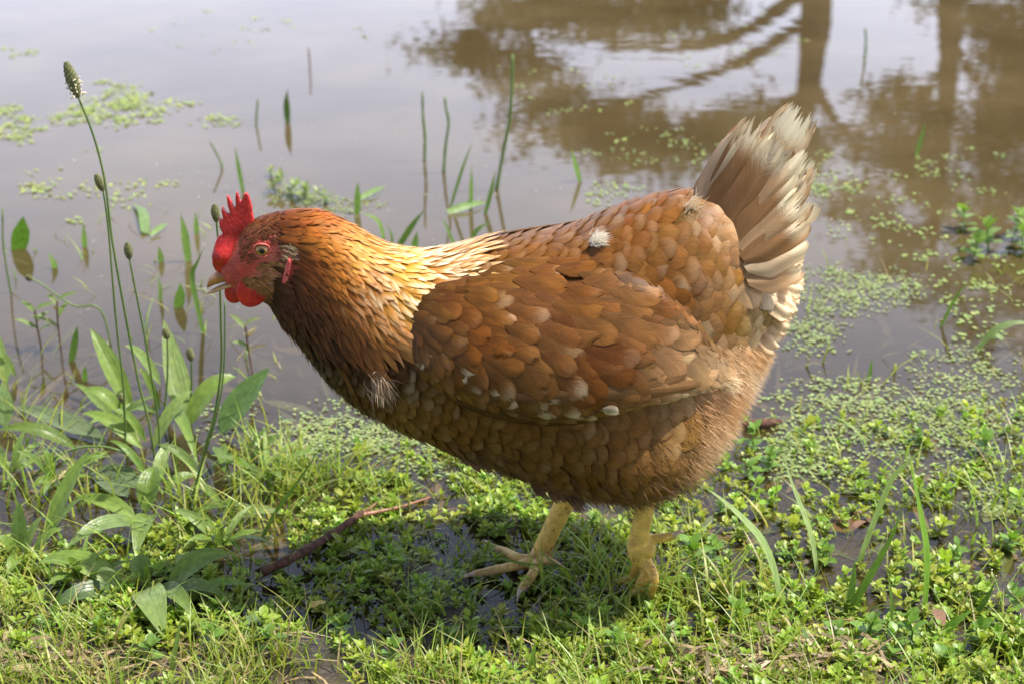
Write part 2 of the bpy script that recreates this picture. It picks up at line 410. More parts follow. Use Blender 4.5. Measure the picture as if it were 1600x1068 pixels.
tree('open limbed tree with long low boughs reaching over the pond', [(1278, -40), (1272, 60), (1262, 150), (1245, 215), (1235, 262)],
     [[(1275, 20), (1180, 85), (1060, 135), (980, 165), (900, 215)], [(1276, -30), (1150, 55), (1020, 72), (900, 60), (780, 80)],
      [(1265, 140), (1150, 210), (1020, 235), (900, 228)], [(1262, 120), (1300, 180), (1340, 230)], [(1278, -60), (1000, 10), (850, 15), (700, 80)]],
     [(830, 15, 75, 22, 1500), (960, 20, 90, 26, 1900), (1090, 10, 60, 25, 1200), (730, 85, 60, 22, 900), (820, 110, 60, 28, 900), (860, 160, 50, 25, 700),
      (930, 205, 75, 30, 1900), (1030, 225, 80, 28, 2000), (1110, 215, 40, 28, 700), (1230, 235, 75, 26, 1500), (1180, 185, 50, 28, 500), (960, 170, 40, 12, 250)],
     0.17, 21, 15.2)
tree('tall straight tree with dense dark crown beside the leaning willow trunk', [(1486, -40), (1484, 60), (1480, 150), (1470, 260), (1455, 400)],
     [[(1484, 60), (1530, 130), (1580, 170)], [(1482, 110), (1420, 170), (1370, 215)], [(1486, -20), (1540, 20), (1600, 60)]],
     [(1440, 180, 60, 25, 800), (1540, 205, 75, 38, 2200), (1400, 245, 65, 30, 1300), (1480, 300, 75, 32, 1200), (1390, 150, 35, 30, 450), (1452, -5, 16, 26, 160), (1430, 370, 70, 28, 900), (1340, 330, 55, 24, 600), (1480, 440, 60, 25, 500), (1380, 420, 40, 18, 200)],
     0.14, 22, 15.6)
tree('broad bushy tree with the densest crown at the pond edge', [(1650, -60), (1650, 60), (1640, 220)],
     [[(1650, 0), (1600, 80), (1560, 140)], [(1650, 60), (1700, 160), (1760, 230)]],
     [(1590, 60, 45, 60, 2600), (1600, 160, 60, 50, 2600), (1680, 120, 90, 80, 2800), (1620, 280, 80, 45, 1600), (1760, 220, 90, 60, 1500), (1540, 20, 30, 30, 600), (1560, 340, 70, 30, 900), (1600, 440, 80, 40, 1400), (1540, 520, 60, 30, 500), (1660, 560, 80, 50, 1200)],
     0.16, 23, 16.6)
tree('slender young tree with thin loose crown on the far bank', [(1960, -60), (1955, 60), (1950, 200)],
     [[(1958, 0), (1900, 80), (1860, 140)]], [(1900, 120, 80, 50, 1300), (1990, 200, 90, 60, 1500), (1950, 280, 60, 40, 800)], 0.11, 24, 17.4)

def sky_block_tree(label, x, y, h, rad, n, seed):  # unseen trees, added behind the camera to hold back low sky light
    r = np.random.default_rng(seed); O = np.array([x, y, float(terrain(x, y)) - .05]); t = thing('tree', label, 'tree', 'unseen trees added behind the camera to cut sky light'); t.location = O
    mb = MB(); C = path([(0, 0, 0), (r.normal(0, .1), r.normal(0, .1), h * .35), (r.normal(0, .2), r.normal(0, .2), h * .85)], 14); V, Q, T = tube(C, np.linspace(.16, .05, 14), 9); mb.add(V, Q, T)
    tips = []
    for k in range(14):
        b_ = C[r.integers(3, 14)]; a_ = r.uniform(0, 6.28); e_ = b_ + np.array([math.cos(a_) * rad * r.uniform(.5, 1), math.sin(a_) * rad * r.uniform(.5, 1), r.uniform(-.1, .9)]); tips.append(e_); tips.append((b_ + e_) / 2)
        mb.add(*tube(path([b_, (b_ + e_) / 2 + r.normal(0, .1, 3), e_], 7), np.linspace(.045, .012, 7), 6))
    mb.build('trunk', M['bark'], t)
    tips = np.array(tips); p = tips[r.integers(0, len(tips), n)] + r.normal(0, .28, (n, 3)); a_ = nrm(r.normal(0, 1, (n, 3))); b_ = nrm(np.cross(a_, r.normal(0, 1, (n, 3)))); L = r.uniform(.05, .10, (n, 1))
    V = np.stack([p - a_ * L, p + b_ * L * .45, p + a_ * L, p - b_ * L * .45], 1).reshape(-1, 3); mb = MB(); mb.add(V, np.arange(4 * n).reshape(-1, 4), fc=np.repeat(np.array([.045, .065, .02]) * r.uniform(.6, 1.5, (n, 1)), 4, 0)); mb.build('crown', M['tleaf'], t, smooth=False)
sky_block_tree('spreading tree added behind the camera to cut sky light', -2.6, -5.0, 4.2, 1.7, 6500, 41)
sky_block_tree('low branched tree added behind the camera to cut sky light', .6, -6.0, 4.6, 1.9, 7500, 42)
sky_block_tree('stout leafy tree added behind the camera beside the low branched one to cut sky light', 3.9, -5.6, 4.4, 1.8, 6500, 43)
sky_block_tree('outermost tree of the sky light blockers added behind the camera, with a wide crown', -6.0, -4.0, 4.4, 1.9, 6000, 44)

# ================================================================== THE HEN
HEN_O = np.array([0.06, 0.0, 0.0])
hen = thing('hen', 'red-brown hen with golden neck feathers walking through wet grass beside the pond', 'chicken')
hen.location = HEN_O
def hpart(mb, name, mat, parent=None, smooth=True):
    mb.V = [v - HEN_O for v in mb.V]
    return link(name, mb.mesh(name, smooth), mat, parent or hen)

ST = [((345, 412), (350, 437), .0075), ((362, 388), (368, 449), .0130), ((385, 354), (392, 459), .0165), ((420, 337), (418, 470), .0190),
      ((460, 333), (432, 486), .0220), ((505, 338), (453, 513), .0280), ((550, 361), (481, 549), .0360), ((600, 390), (514, 588), .0460),
      ((650, 402), (563, 627), .0560), ((700, 400), (627, 659), .0660), ((760, 385), (692, 685), .0750), ((830, 373), (762, 709), .0810),
      ((900, 359), (842, 739), .0840), ((970, 330), (922, 758), .0840), ((1040, 308), (998, 762), .0800), ((1095, 304), (1060, 732), .0710),
      ((1142, 330), (1110, 684), .0590), ((1180, 370), (1148, 618), .0440), ((1206, 420), (1178, 550), .0280), ((1218, 455), (1200, 505), .0100)]
TT = np.array([at(*a[0])[[0, 2]] for a in ST]); BB = np.array([at(*a[1])[[0, 2]] for a in ST]); WW = np.array([a[2] for a in ST])
NS = len(ST) - 1
def bodyP(s, th):
    s = np.atleast_1d(np.asarray(s, float)); th = np.asarray(th, float)
    T_, B_, W_ = catmull(TT, s), catmull(BB, s), np.maximum(catmull(WW, s), 0.001)
    c = np.cos(th); q = np.sin(th); e = 2 / 2.25
    c = np.sign(c) * np.abs(c) ** e; q = np.sign(q) * np.abs(q) ** e
    Mx = (T_ + B_) / 2 + (T_ - B_) / 2 * c[..., None]
    ths = np.abs((th + math.pi) % (2 * math.pi) - math.pi)          # the thigh swells out of the flank
    W_ = W_ * (1 + .55 * np.exp(-((s - 14.4) / 1.5) ** 2 - ((ths - 2.2) / .40) ** 2))
    return np.stack([Mx[..., 0], -W_ * q, Mx[..., 1]], -1)
NR, NT_ = 110, 56
ss_ = np.linspace(0, NS, NR); th_ = np.arange(NT_) / NT_ * 2 * math.pi
BV = np.concatenate([bodyP(np.full(NT_, s), th_) for s in ss_])
BQ = gridq(NT_, NR, True)
c0, c1 = BV[:NT_].mean(0), BV[-NT_:].mean(0)
BV2 = np.concatenate([BV, [c0, c1]])
BT = [(NR * NT_, (i + 1) % NT_, i) for i in range(NT_)] + [(NR * NT_ + 1, (NR - 1) * NT_ + i, (NR - 1) * NT_ + (i + 1) % NT_) for i in range(NT_)]
faces = [tuple(q) for q in BQ] + BT
bvh_body = BVHTree.FromPolygons([tuple(v) for v in BV2], [tuple(map(int, f)) for f in faces])
CEN = np.array([at(850, 545)[0], 0, at(850, 545)[2]])
def out_n(loc, n):                           # outward normal of the body
    return n
def near_on_body(x, z):
    h = bvh_body.ray_cast(Vector((x, -1, z)), Vector((0, 1, 0)))
    return h[0].y if h[0] is not None else -0.02
def on_body_px(px, py):
    Yg = -0.05
    for _ in range(5):
        p = at(px, py, Yg); Yg = 0.5 * Yg + 0.5 * near_on_body(p[0], p[2])
    p = at(px, py, Yg); return np.array([p[0], near_on_body(p[0], p[2]), p[2]])

# --- body: torso, head, shanks and toes as one continuous skin
def px_path(pts, Yp): return np.array([at(a, b, Yp) for a, b in pts])
leg_src = MB()
def legtube(P, rad, n=18, k=12):
    V, Q, T = tube(path(P, n), catmull(np.asarray(rad, float), np.linspace(0, len(rad) - 1, n)), k); leg_src.add(V, Q, T)
k1 = 1 / 1880.0
YF, YN = 0.030, -0.032
legtube(px_path([(925, 690), (892, 765), (870, 810), (852, 848), (841, 876)], YF), np.array([30, 19, 16.5, 16, 19]) * k1)
def gp(px, py, z): return gnd(px, py, z)
F0 = at(841, 876, YF)
claws = []
def toe(pts, rad, claw_to=None):
    legtube(np.array(pts), np.array(rad) * k1, 16, 10)
    if claw_to is not None: claws.append((pts[-1], claw_to, rad[-1] * k1))
toe([F0, gp(812, 882, .011), gp(776, 889, .008), gp(740, 896, .006)], [13, 8.5, 8, 6], gp(708, 912, .004))
toe([F0, gp(814, 872, .011), gp(791, 862, .008), gp(768, 852, .006)], [13, 9, 8, 5], gp(752, 845, .004))
toe([F0, gp(834, 893, .011), gp(824, 908, .008), gp(813, 921, .005)], [13, 9, 8.5, 7], gp(808, 941, .002))
toe([F0, gp(857, 876, .012), gp(871, 883, .008), gp(884, 890, .005)], [12, 8, 7, 4], gp(893, 897, .003))
legtube(px_path([(1010, 700), (1009, 770), (1005, 805), (999, 835), (998, 858), (1003, 878)], YN), np.array([34, 18.5, 15.5, 15.5, 19, 15]) * k1)
N0 = at(1004, 872, YN)
N1 = at(1008, 898, YN - .004)
toe([N0, at(1011, 888, YN), N1, gp(996, 921, .012), gp(984, 932, .006)], [15, 10, 9.5, 9, 6], gp(975, 942, .003))
toe([N0, at(994, 890, YN + .012), at(985, 905, YN + .014), gp(965, 908, .006)], [13, 9, 8, 5], gp(952, 912, .003))
toe([N0, at(1018, 890, YN - .012), at(1022, 908, YN - .02), gp(1016, 938, .006)], [13, 9, 8, 5], gp(1010, 948, .003))
toe([at(1006, 845, YN), at(1022, 841, YN), at(1038, 839, YN - .004), at(1054, 836, YN - .006)], [13, 8, 8, 6], at(1069, 831, YN - .007))
toe([at(1006, 858, YN), at(1016, 860, YN - .006), at(1023, 862, YN - .008)], [12, 11, 8])
VV = np.concatenate([BV2] + leg_src.V); off = len(BV2)
FF = list(faces)
for q in leg_src.Q: FF += [tuple(map(int, f + off)) for f in q]
for q in leg_src.T: FF += [tuple(map(int, f + off)) for f in q]
def remeshed(V, F, voxel, smooth=2):
    me = bpy.data.meshes.new('tmp'); me.from_pydata([tuple(v) for v in V], [], [tuple(map(int, f)) for f in F])
    ob = bpy.data.objects.new('tmp', me); COL.objects.link(ob)
    m = ob.modifiers.new('r', 'REMESH'); m.mode = 'VOXEL'; m.voxel_size = voxel; m.use_smooth_shade = True
    if smooth:
        m2 = ob.modifiers.new('s', 'SMOOTH'); m2.factor = 0.5; m2.iterations = smooth
    dg = bpy.context.evaluated_depsgraph_get(); dg.update()
    out = bpy.data.meshes.new_from_object(ob.evaluated_get(dg))
    bpy.data.objects.remove(ob); bpy.data.meshes.remove(me)
    v = np.zeros(len(out.vertices) * 3, np.float32); out.vertices.foreach_get('co', v)
    return out, v.reshape(-1, 3).astype(float)

FACE = [(408, 392, (0.447, 0.062, 0.043)), (388, 400, (0.430, 0.056, 0.037)), (372, 412, (0.430, 0.062, 0.043)), (425, 385, (0.430, 0.062, 0.043)), (400, 378, (0.430, 0.068, 0.050)), (395, 423, (0.447, 0.043, 0.031)), (380, 424, (0.430, 0.037, 0.031)),
        (370, 428, (0.430, 0.050, 0.037)), (432, 405, (0.361, 0.093, 0.056)), (420, 412, (0.396, 0.099, 0.062)), (455, 440, (.34, .05, .04)), (455, 420, (.30, .06, .04)), (400, 437, (.34, .16, .08)), (420, 437, (.34, .2, .1)),
        (390, 350, (.14, .04, .015)), (420, 350, (.14, .04, .015)), (440, 360, (.16, .045, .015)), (450, 395, (.3, .2, .11)), (470, 390, (.12, .04, .02)), (455, 470, (.030, .012, .006)), (500, 520, (.035, .014, .007)), (470, 480, (.05, .02, .01)), (430, 465, (.07, .03, .015)),
        (395, 365, (.22, .06, .03)), (375, 390, (.35, .07, .04))]
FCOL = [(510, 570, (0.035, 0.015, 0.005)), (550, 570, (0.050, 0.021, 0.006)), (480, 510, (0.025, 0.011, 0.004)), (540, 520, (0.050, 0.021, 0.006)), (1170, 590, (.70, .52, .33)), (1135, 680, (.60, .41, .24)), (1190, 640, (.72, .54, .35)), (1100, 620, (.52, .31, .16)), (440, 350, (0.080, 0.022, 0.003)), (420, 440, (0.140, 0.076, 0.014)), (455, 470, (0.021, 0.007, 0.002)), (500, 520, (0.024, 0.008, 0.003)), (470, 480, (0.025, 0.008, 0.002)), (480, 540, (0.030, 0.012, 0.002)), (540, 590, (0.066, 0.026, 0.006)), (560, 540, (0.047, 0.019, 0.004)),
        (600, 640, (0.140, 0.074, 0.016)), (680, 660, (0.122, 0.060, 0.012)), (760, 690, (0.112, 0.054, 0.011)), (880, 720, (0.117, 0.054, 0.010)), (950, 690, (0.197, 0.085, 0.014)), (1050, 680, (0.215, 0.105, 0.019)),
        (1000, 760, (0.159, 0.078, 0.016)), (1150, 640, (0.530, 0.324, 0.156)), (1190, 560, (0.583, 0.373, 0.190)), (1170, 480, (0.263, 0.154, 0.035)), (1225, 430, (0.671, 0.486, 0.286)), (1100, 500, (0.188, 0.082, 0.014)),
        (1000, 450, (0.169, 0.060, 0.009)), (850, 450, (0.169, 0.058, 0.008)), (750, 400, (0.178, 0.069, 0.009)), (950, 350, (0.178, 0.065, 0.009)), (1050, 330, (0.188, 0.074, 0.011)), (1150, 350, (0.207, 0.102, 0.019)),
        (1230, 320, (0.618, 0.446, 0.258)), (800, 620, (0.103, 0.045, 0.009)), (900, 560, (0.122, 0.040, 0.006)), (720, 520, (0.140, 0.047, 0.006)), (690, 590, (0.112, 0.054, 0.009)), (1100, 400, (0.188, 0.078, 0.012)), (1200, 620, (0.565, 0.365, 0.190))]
bm_mesh, bv = remeshed(VV, FF, 0.0017, 3)
bpx, bpy_ = project(bv)
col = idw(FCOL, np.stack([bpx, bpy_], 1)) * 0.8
isface = bpx < 470
col[isface] = idw(FACE, np.stack([bpx, bpy_], 1)[isface])
lowleg = ((bpx < 930) & (bpy_ > 755) & (bv[:, 1] > 0.005)) | ((bpx > 940) & (bpy_ > 768) & (bpx < 1100))
d_torso = np.zeros(len(bv))
isleg = bv[:, 2] < 0.105
isleg &= (bpy_ > 740)
legc = np.array([.66, .44, .10]) * np.ones((len(bv), 1))
warm = np.clip((0.05 - bv[:, 2]) / 0.05, 0, 1)[:, None] * (bpx > 940)[:, None]
legc = legc * (1 - warm) + np.array([.56, .31, .07]) * warm
pink = np.clip((0.02 - bv[:, 2]) / 0.02, 0, 1)[:, None] * (bpx < 940)[:, None]
legc = legc * (1 - pink) + np.array([.52, .33, .17]) * pink
col[isleg] = legc[isleg]
t = bm_mesh.attributes.new('fc', 'FLOAT_COLOR', 'POINT'); t.data.foreach_set('color', np.concatenate([col, np.ones((len(col), 1))], 1).astype(np.float32).ravel())
t = bm_mesh.attributes.new('scaly', 'FLOAT', 'POINT'); t.data.foreach_set('value', isleg.astype(np.float32))
vn = np.zeros(len(bv) * 3, np.float32); bm_mesh.vertices.foreach_get('normal', vn); vn = vn.reshape(-1, 3)
bv = bv - vn * (.0016 * ((~isleg) & (bpx > 475)))[:, None]          # the skin lies under the plumage
bm_mesh.vertices.foreach_set('co', (bv - HEN_O).astype(np.float32).ravel()); bm_mesh.update()
bm_mesh.materials.clear()
body = link('body', bm_mesh, M['body'], hen)
for a, b, r_ in claws:
    P = path([a + (a - b) * .1, a * .5 + b * .5 + np.array([0, 0, .0025]), b], 7)
    mb = MB(); V, Q, T = tube(P, np.linspace(r_ * .8, .0004, 7), 8); mb.add(V, Q, T); hpart(mb, 'claw', M['claw'])

# --- comb, wattles, earlobe, beak, eyes
def zz(p): return (300 + p[0] / 3.815, 280 + p[1] / 3.815)
def slab(outline, Yc, thick, voxel, smooth, jit=0.0, z=True, tilt=0.0):
    P = np.array([at(*(zz(p) if z else p), Yc) for p in outline]); n = len(P)
    P = path(np.vstack([P, P[:1]]), n * 3)[:-1]; n = len(P)
    A = P.copy(); A[:, 1] = Yc - thick; B = P.copy(); B[:, 1] = Yc + thick
    V = np.vstack([A, B]); F = [tuple(range(n))[::-1], tuple(range(n, 2 * n))] + [(i, (i + 1) % n, n + (i + 1) % n, n + i) for i in range(n)]
    me, v = remeshed(V, F, voxel, smooth)
    return me, v
def finish(me, v, name, mat):
    me.vertices.foreach_set('co', (v - HEN_O).astype(np.float32).ravel()); me.update(); me.materials.clear()
    return link(name, me, mat, hen)
comb_o = [(372, 262), (362, 200), (356, 150), (335, 88), (312, 84), (300, 120), (288, 150), (283, 110), (268, 70), (260, 110), (262, 190), (240, 140), (211, 92), (212, 140), (232, 215), (198, 185), (176, 162),
          (188, 250), (163, 228), (172, 290), (186, 320), (158, 335), (135, 395), (124, 455), (136, 515), (165, 545), (225, 525), (275, 460), (300, 380), (335, 300)]
me, v = slab(comb_o, 0.0, 0.0034, 0.0008, 4)
# the lower front lobe swells, the blade thins towards its points
cx, cy = project(v); sw = np.exp(-(((cx - 348) / 20) ** 2 + ((cy - 400) / 20) ** 2))
base = np.clip((cy - 300) / 60, 0, 1)
v[:, 1] *= 0.55 + 0.55 * base + 1.9 * sw
v += nrm(v - v.mean(0)) * (0.0003 * np.sin(v[:, :1] * 1500 + 3 * np.sin(v[:, 2:] * 900)) * np.cos(v[:, 2:] * 1700))
finish(me, v, 'comb', M['comb'])
for Yc, o in ((-0.0105, [(290, 585), (268, 640), (268, 692), (300, 738), (345, 757), (402, 742), (447, 702), (467, 650), (456, 606), (400, 588), (335, 578)]),
              (0.011, [(290, 610), (230, 612), (196, 645), (203, 700), (238, 732), (290, 722), (330, 650)])):
    me, v = slab(o, Yc, 0.0036, 0.0009, 6)
    c_ = v.mean(0); rr = np.linalg.norm((v - c_)[:, [0, 2]], axis=1); v[:, 1] = Yc + (v[:, 1] - Yc) * (1.35 - 0.4 * rr / rr.max())
    finish(me, v, 'wattle', M['comb'])
e = on_body_px(448, 425)
me, v = slab([(578, 468), (592, 492), (586, 540), (574, 590), (556, 616), (538, 612), (543, 580), (556, 535), (566, 490)], e[1] - 0.0012, 0.0026, 0.0006, 4)
finish(me, v, 'earlobe', M['lobe'])
def loft(tops, bots, ws, n=14, k=12, Yc=0.0):
    T_ = path([at(*p, Yc) for p in tops], n); B_ = path([at(*p, Yc) for p in bots], n); W_ = catmull(np.array(ws, float), np.linspace(0, len(ws) - 1, n))
    th = np.arange(k) / k * 2 * math.pi; V = []
    for a, b, w_ in zip(T_, B_, W_):
        m_ = (a + b) / 2; V.append(m_ + np.cos(th)[:, None] * (a - b) / 2 + np.sin(th)[:, None] * np.array([0, -max(w_, .0003), 0]))
    V = np.concatenate(V + [[(T_[0] + B_[0]) / 2, (T_[-1] + B_[-1]) / 2]])
    T = [(k * n, (i + 1) % k, i) for i in range(k)] + [(k * n + 1, (n - 1) * k + i, (n - 1) * k + (i + 1) % k) for i in range(k)]
    return V, gridq(k, n, True), T
bk = thing('beak', None, None); bk.parent = hen
mb = MB(); mb.add(*loft([(380, 420), (358, 417), (343, 420), (331, 428), (325, 438), (323.5, 447)], [(380, 430), (358, 437), (345, 441), (335, 444.5), (328, 448), (324, 450)], [.0105, .0095, .0078, .0055, .0028, .0006], 20))
hpart(mb, 'upper_beak', M['beak'], bk)
mb = MB(); mb.add(*loft([(378, 432), (352, 441), (336, 448), (324, 455.5)], [(378, 440), (352, 449), (337, 456), (323, 459.5)], [.0095, .0078, .0052, .0012], 16))
hpart(mb, 'lower_beak', M['beak_low'], bk)
def ellipsoid(c, r, nu=20, nv=14):
    th = np.arange(nu) / nu * 2 * math.pi; ph = np.linspace(0.001, math.pi - 0.001, nv); V = []
    for p in ph: V.append(np.stack([np.sin(p) * np.cos(th), np.cos(p) * np.ones(nu), np.sin(p) * np.sin(th)], 1))
    return np.concatenate(V) * r + c, gridq(nu, nv, True)
e0 = on_body_px(409, 392)
for sgn in (1, -1):
    ec = np.array([e0[0], (e0[1] + 0.0022) * sgn, e0[2]])
    mb = MB(); mb.add(*ellipsoid(ec, np.array([.0061, .0048, .0056]), 24, 16)); eye = hpart(mb, 'eye', M['iris'])
    pc = ec + np.array([0.0003, -0.00415 * sgn, 0.0003]); pc[1] = ec[1] - 0.0045 * sgn
    mb = MB(); mb.add(*ellipsoid(pc, np.array([.0024, .0009, .0024]), 16, 8)); hpart(mb, 'pupil', M['pupil'], eye)
    mb = MB(); th = np.linspace(0, 2 * math.pi, 33)
    ring = np.stack([ec[0] + np.cos(th) * .0064, np.full(33, ec[1] - .0026 * sgn) + .0006 * np.cos(2 * th) * sgn, ec[2] + np.sin(th) * .0054 + .0003], 1)
    mb.add(*tube(ring, .0009, 8, False)); lid = hpart(mb, 'eyelid', M['lid'], eye)

# --- feathers
def prof(kind, v):
    if kind == 'round':
        a = np.minimum(1, (v / .40) ** .75); b = np.sqrt(np.clip(1 - (np.clip(v - .52, 0, 1) / .482) ** 2, 0, 1)); return np.maximum(a * b, .03)
    if kind == 'point':
        return np.maximum(np.minimum(1, (v / .35) ** .7) * np.clip(1 - np.clip(v - .45, 0, 1) / .56, 0, 1) ** .7, .03)
    return np.maximum(np.minimum(1, (v / .25) ** .6) * np.clip(1 - (np.clip(v - .75, 0, 1) / .26) ** 2, 0, 1) ** .5, .05)   # 'long'
def feather(bvh, P, d, L, W, kind, l0, l1, nu, nv, cup, colr, tip, fr, jag=0.0):
    v = np.linspace(0.02, 1, nv); u = np.linspace(-1, 1, nu)
    P = np.asarray(P, float); hit = bvh.find_nearest(Vector(P)); n0 = np.array(hit[1]); 
    d = np.asarray(d, float); d = nrm(d - n0 * (d @ n0)); b = np.cross(n0, d)
    pv = prof(kind, v); V = np.zeros((nv, nu, 3)); bend = rng.normal(0, .10)
    vj = np.repeat(v[:, None], nu, 1)
    if jag: vj[-1] -= jag * rng.random(nu)
    Qp = P + d * L * vj[..., None] + b * (u[None, :] * pv[:, None] * W + bend * L * vj ** 2)[..., None]
    off = l0 + (l1 - l0) * vj ** 1.4 - cup * u[None, :] ** 2 * pv[:, None]
    fn = bvh.find_nearest
    for j in range(nv):
        for i in range(nu):
            h = fn(Vector(Qp[j, i])); o_ = off[j, i]; V[j, i] = (h[0].x + h[1].x * o_, h[0].y + h[1].y * o_, h[0].z + h[1].z * o_)
    U, VVv = np.meshgrid(u, v)
    fuv = np.stack([U.ravel(), VVv.ravel(), np.full(nu * nv, tip)], 1)
    return V.reshape(-1, 3), gridq(nu, nv), dict(fc=np.asarray(colr, float).reshape(1, 3), fuv=fuv, fr=np.full(nu * nv, fr))

def tangent(s, th):
    a = bodyP([max(s - .05, 0)], np.array([th]))[0]; b = bodyP([min(s + .05, NS)], np.array([th]))[0]; return b - a
WING_TOP = [(640, 505), (672, 452), (745, 420), (840, 408), (935, 415), (1020, 445), (1085, 500), (1128, 560), (1148, 588)]
WING_BOT = [(643, 552), (660, 598), (716, 632), (780, 652), (850, 662), (920, 657), (1000, 637), (1080, 612), (1148, 598)]
def in_wing(px, py):
    xs = [p[0] for p in WING_TOP]
    if px < 675 or px > 1080: return False
    return np.interp(px, xs, [p[1] for p in WING_TOP]) + 75 < py < np.interp(px, [p[0] for p in WING_BOT], [p[1] for p in WING_BOT]) - 25

body_fl = MB(); hack = MB(); headf = MB()
rump_feathers = []
def jitcol(c, a=.14):
    c = np.asarray(c, float); return np.clip(c * (1 + rng.normal(0, a)) * (1 + rng.normal(0, a * .25, 3)), .004, .9)
# contour feathers in staggered rows along the body
s = 5.2; row = 0
while s < 18.6:
    mid = bodyP([s], np.array([math.pi / 2]))[0]; mid2 = bodyP([s + .1], np.array([math.pi / 2]))[0]
    ds_m = np.linalg.norm(mid2 - mid) / .1
    big = np.interp(s, [5, 8, 10, 14, 16, 19], [.55, .75, .9, 1.05, 1.05, .8])
    step = .0105 * big
    thf = np.linspace(0, 2 * math.pi, 80); ring = bodyP(np.full(80, s), thf)
    arc = np.concatenate([[0], np.cumsum(np.linalg.norm(np.diff(ring, axis=0), axis=1))])
    n = int(arc[-1] / (.0135 * big))
    for k in range(n):
        a = ((k + (.5 if row % 2 else 0) + rng.normal(0, .16)) / n) % 1.0
        th = np.interp(a * arc[-1], arc, thf)
        sj = s + rng.normal(0, .15) * step / ds_m
        P = bodyP([sj], np.array([th]))[0]
        if P[1] > 0.03 and rng.random() < .35: continue
        px, py = project(P)
        if in_wing(px, py) and P[1] < 0: continue
        if s < 8.6 and (th if th < math.pi else 2 * math.pi - th) < np.interp(s, [5, 6.5, 8, 9.3], [2.2, 1.65, 1.2, .8]): continue
        tg = nrm(tangent(sj, th))
        low = np.clip((P[2] - .0) / .3, 0, 1)
        d = tg + np.array([0, 0, -.28])
        rump = P[1] < .01 and 880 < px < 1215 and py < 520
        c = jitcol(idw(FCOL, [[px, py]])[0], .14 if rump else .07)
        L = .030 * big * rng.uniform(.85, 1.15); W = .0105 * big * rng.uniform(.88, 1.12)
        tip = max(0, rng.normal(.02, .06)) + (.2 if rng.random() < .008 else 0)
        fl = feather(bvh_body, P, d, L * (1.1 if rump else 1), W * (1.15 if rump else 1), 'round', -.0015, (.0028 if rump else .0014) + rng.uniform(0, .0010), 5, 7, .0011 if rump else .0005, c, tip * (1 if rump else .4), rng.random())
        if rump: rump_feathers.append(fl)
        else: body_fl.add(fl[0], fl[1], **fl[2])
    s += step / ds_m; row += 1
# hackle: narrow pointed feathers from the nape to the shoulders
HCOL = [(470, 525, (.04, .015, .007)), (500, 560, (.05, .02, .01)), (440, 480, (.05, .018, .008)), (525, 545, (.06, .022, .01)), (450, 440, (.09, .03, .01)), (490, 490, (.06, .02, .008)), (450, 345, (.20, .055, .014)), (500, 350, (.34, .10, .016)), (490, 420, (.22, .062, .013)), (560, 400, (.60, .25, .022)), (560, 470, (.34, .115, .016)), (640, 420, (.70, .36, .04)), (640, 480, (.60, .29, .045)),
        (600, 515, (.50, .20, .04)), (690, 430, (.50, .22, .045)), (460, 470, (.06, .02, .008)), (470, 430, (.12, .036, .010)), (500, 460, (.12, .040, .010)), (520, 510, (.09, .032, .010)), (545, 500, (.20, .07, .015)), (570, 540, (.16, .06, .018)), (620, 560, (.30, .13, .04)), (520, 375, (.50, .19, .025)), (530, 440, (.40, .14, .02))]
s = 3.6; row = 0
while s < 9.3:
    m1 = bodyP([s], np.array([.9]))[0]; m2 = bodyP([s + .1], np.array([.9]))[0]; ds_m = np.linalg.norm(m2 - m1) / .1
    k_ = np.interp(s, [3.5, 5, 7, 9], [.42, .62, .9, 1.0])
    thf = np.linspace(0, 2 * math.pi, 80); ring = bodyP(np.full(80, s), thf); arc = np.concatenate([[0], np.cumsum(np.linalg.norm(np.diff(ring, axis=0), axis=1))])
    n = int(arc[-1] / (.0046 * max(k_, .6)))
    lim = np.interp(s, [3.5, 5, 6.5, 8, 9.3], [math.pi, 2.3, 1.75, 1.35, 1.0])
    for k in range(n):
        a = ((k + (.5 if row % 2 else 0) + rng.normal(0, .22)) / n) % 1.0; th = np.interp(a * arc[-1], arc, thf)
        ang = th if th < math.pi else 2 * math.pi - th
        if ang > lim + rng.normal(0, .12): continue
        sj = s + rng.normal(0, .2) * .007 / ds_m
        P = bodyP([max(sj, 3.3)], np.array([th]))[0]; px, py = project(P)
        hx, hy = project([P[0], -abs(P[1]), P[2]])
        if math.hypot((hx - 443) / 17, (hy - 404) / 34) < 1: continue
        d = nrm(tangent(sj, th)) + np.array([0, 0, -.10])
        L = .044 * k_ * rng.uniform(.8, 1.15); W = .0036 * (.45 + .55 * k_) * rng.uniform(.85, 1.2)
        tpx, tpy = project(P + nrm(d) * L * .6)
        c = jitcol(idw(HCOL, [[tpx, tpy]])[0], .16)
        tip = np.clip(np.interp(tpx - 1.3 * max(0, tpy - 475), [525, 600, 660], [0, .45, 1.0]) * rng.uniform(.2, 1.25), 0, 1) if ang < 1.9 else 0
        tip *= np.interp(s, [8.0, 9.2], [1, .35])
        fl = feather(bvh_body, P, d, L, W, 'point', .0016, .0034 + rng.uniform(0, .0014), 3, 7, .0005, c, tip, rng.random())
        hack.add(fl[0], fl[1], **fl[2])
    s += .0064 * k_ / ds_m; row += 1
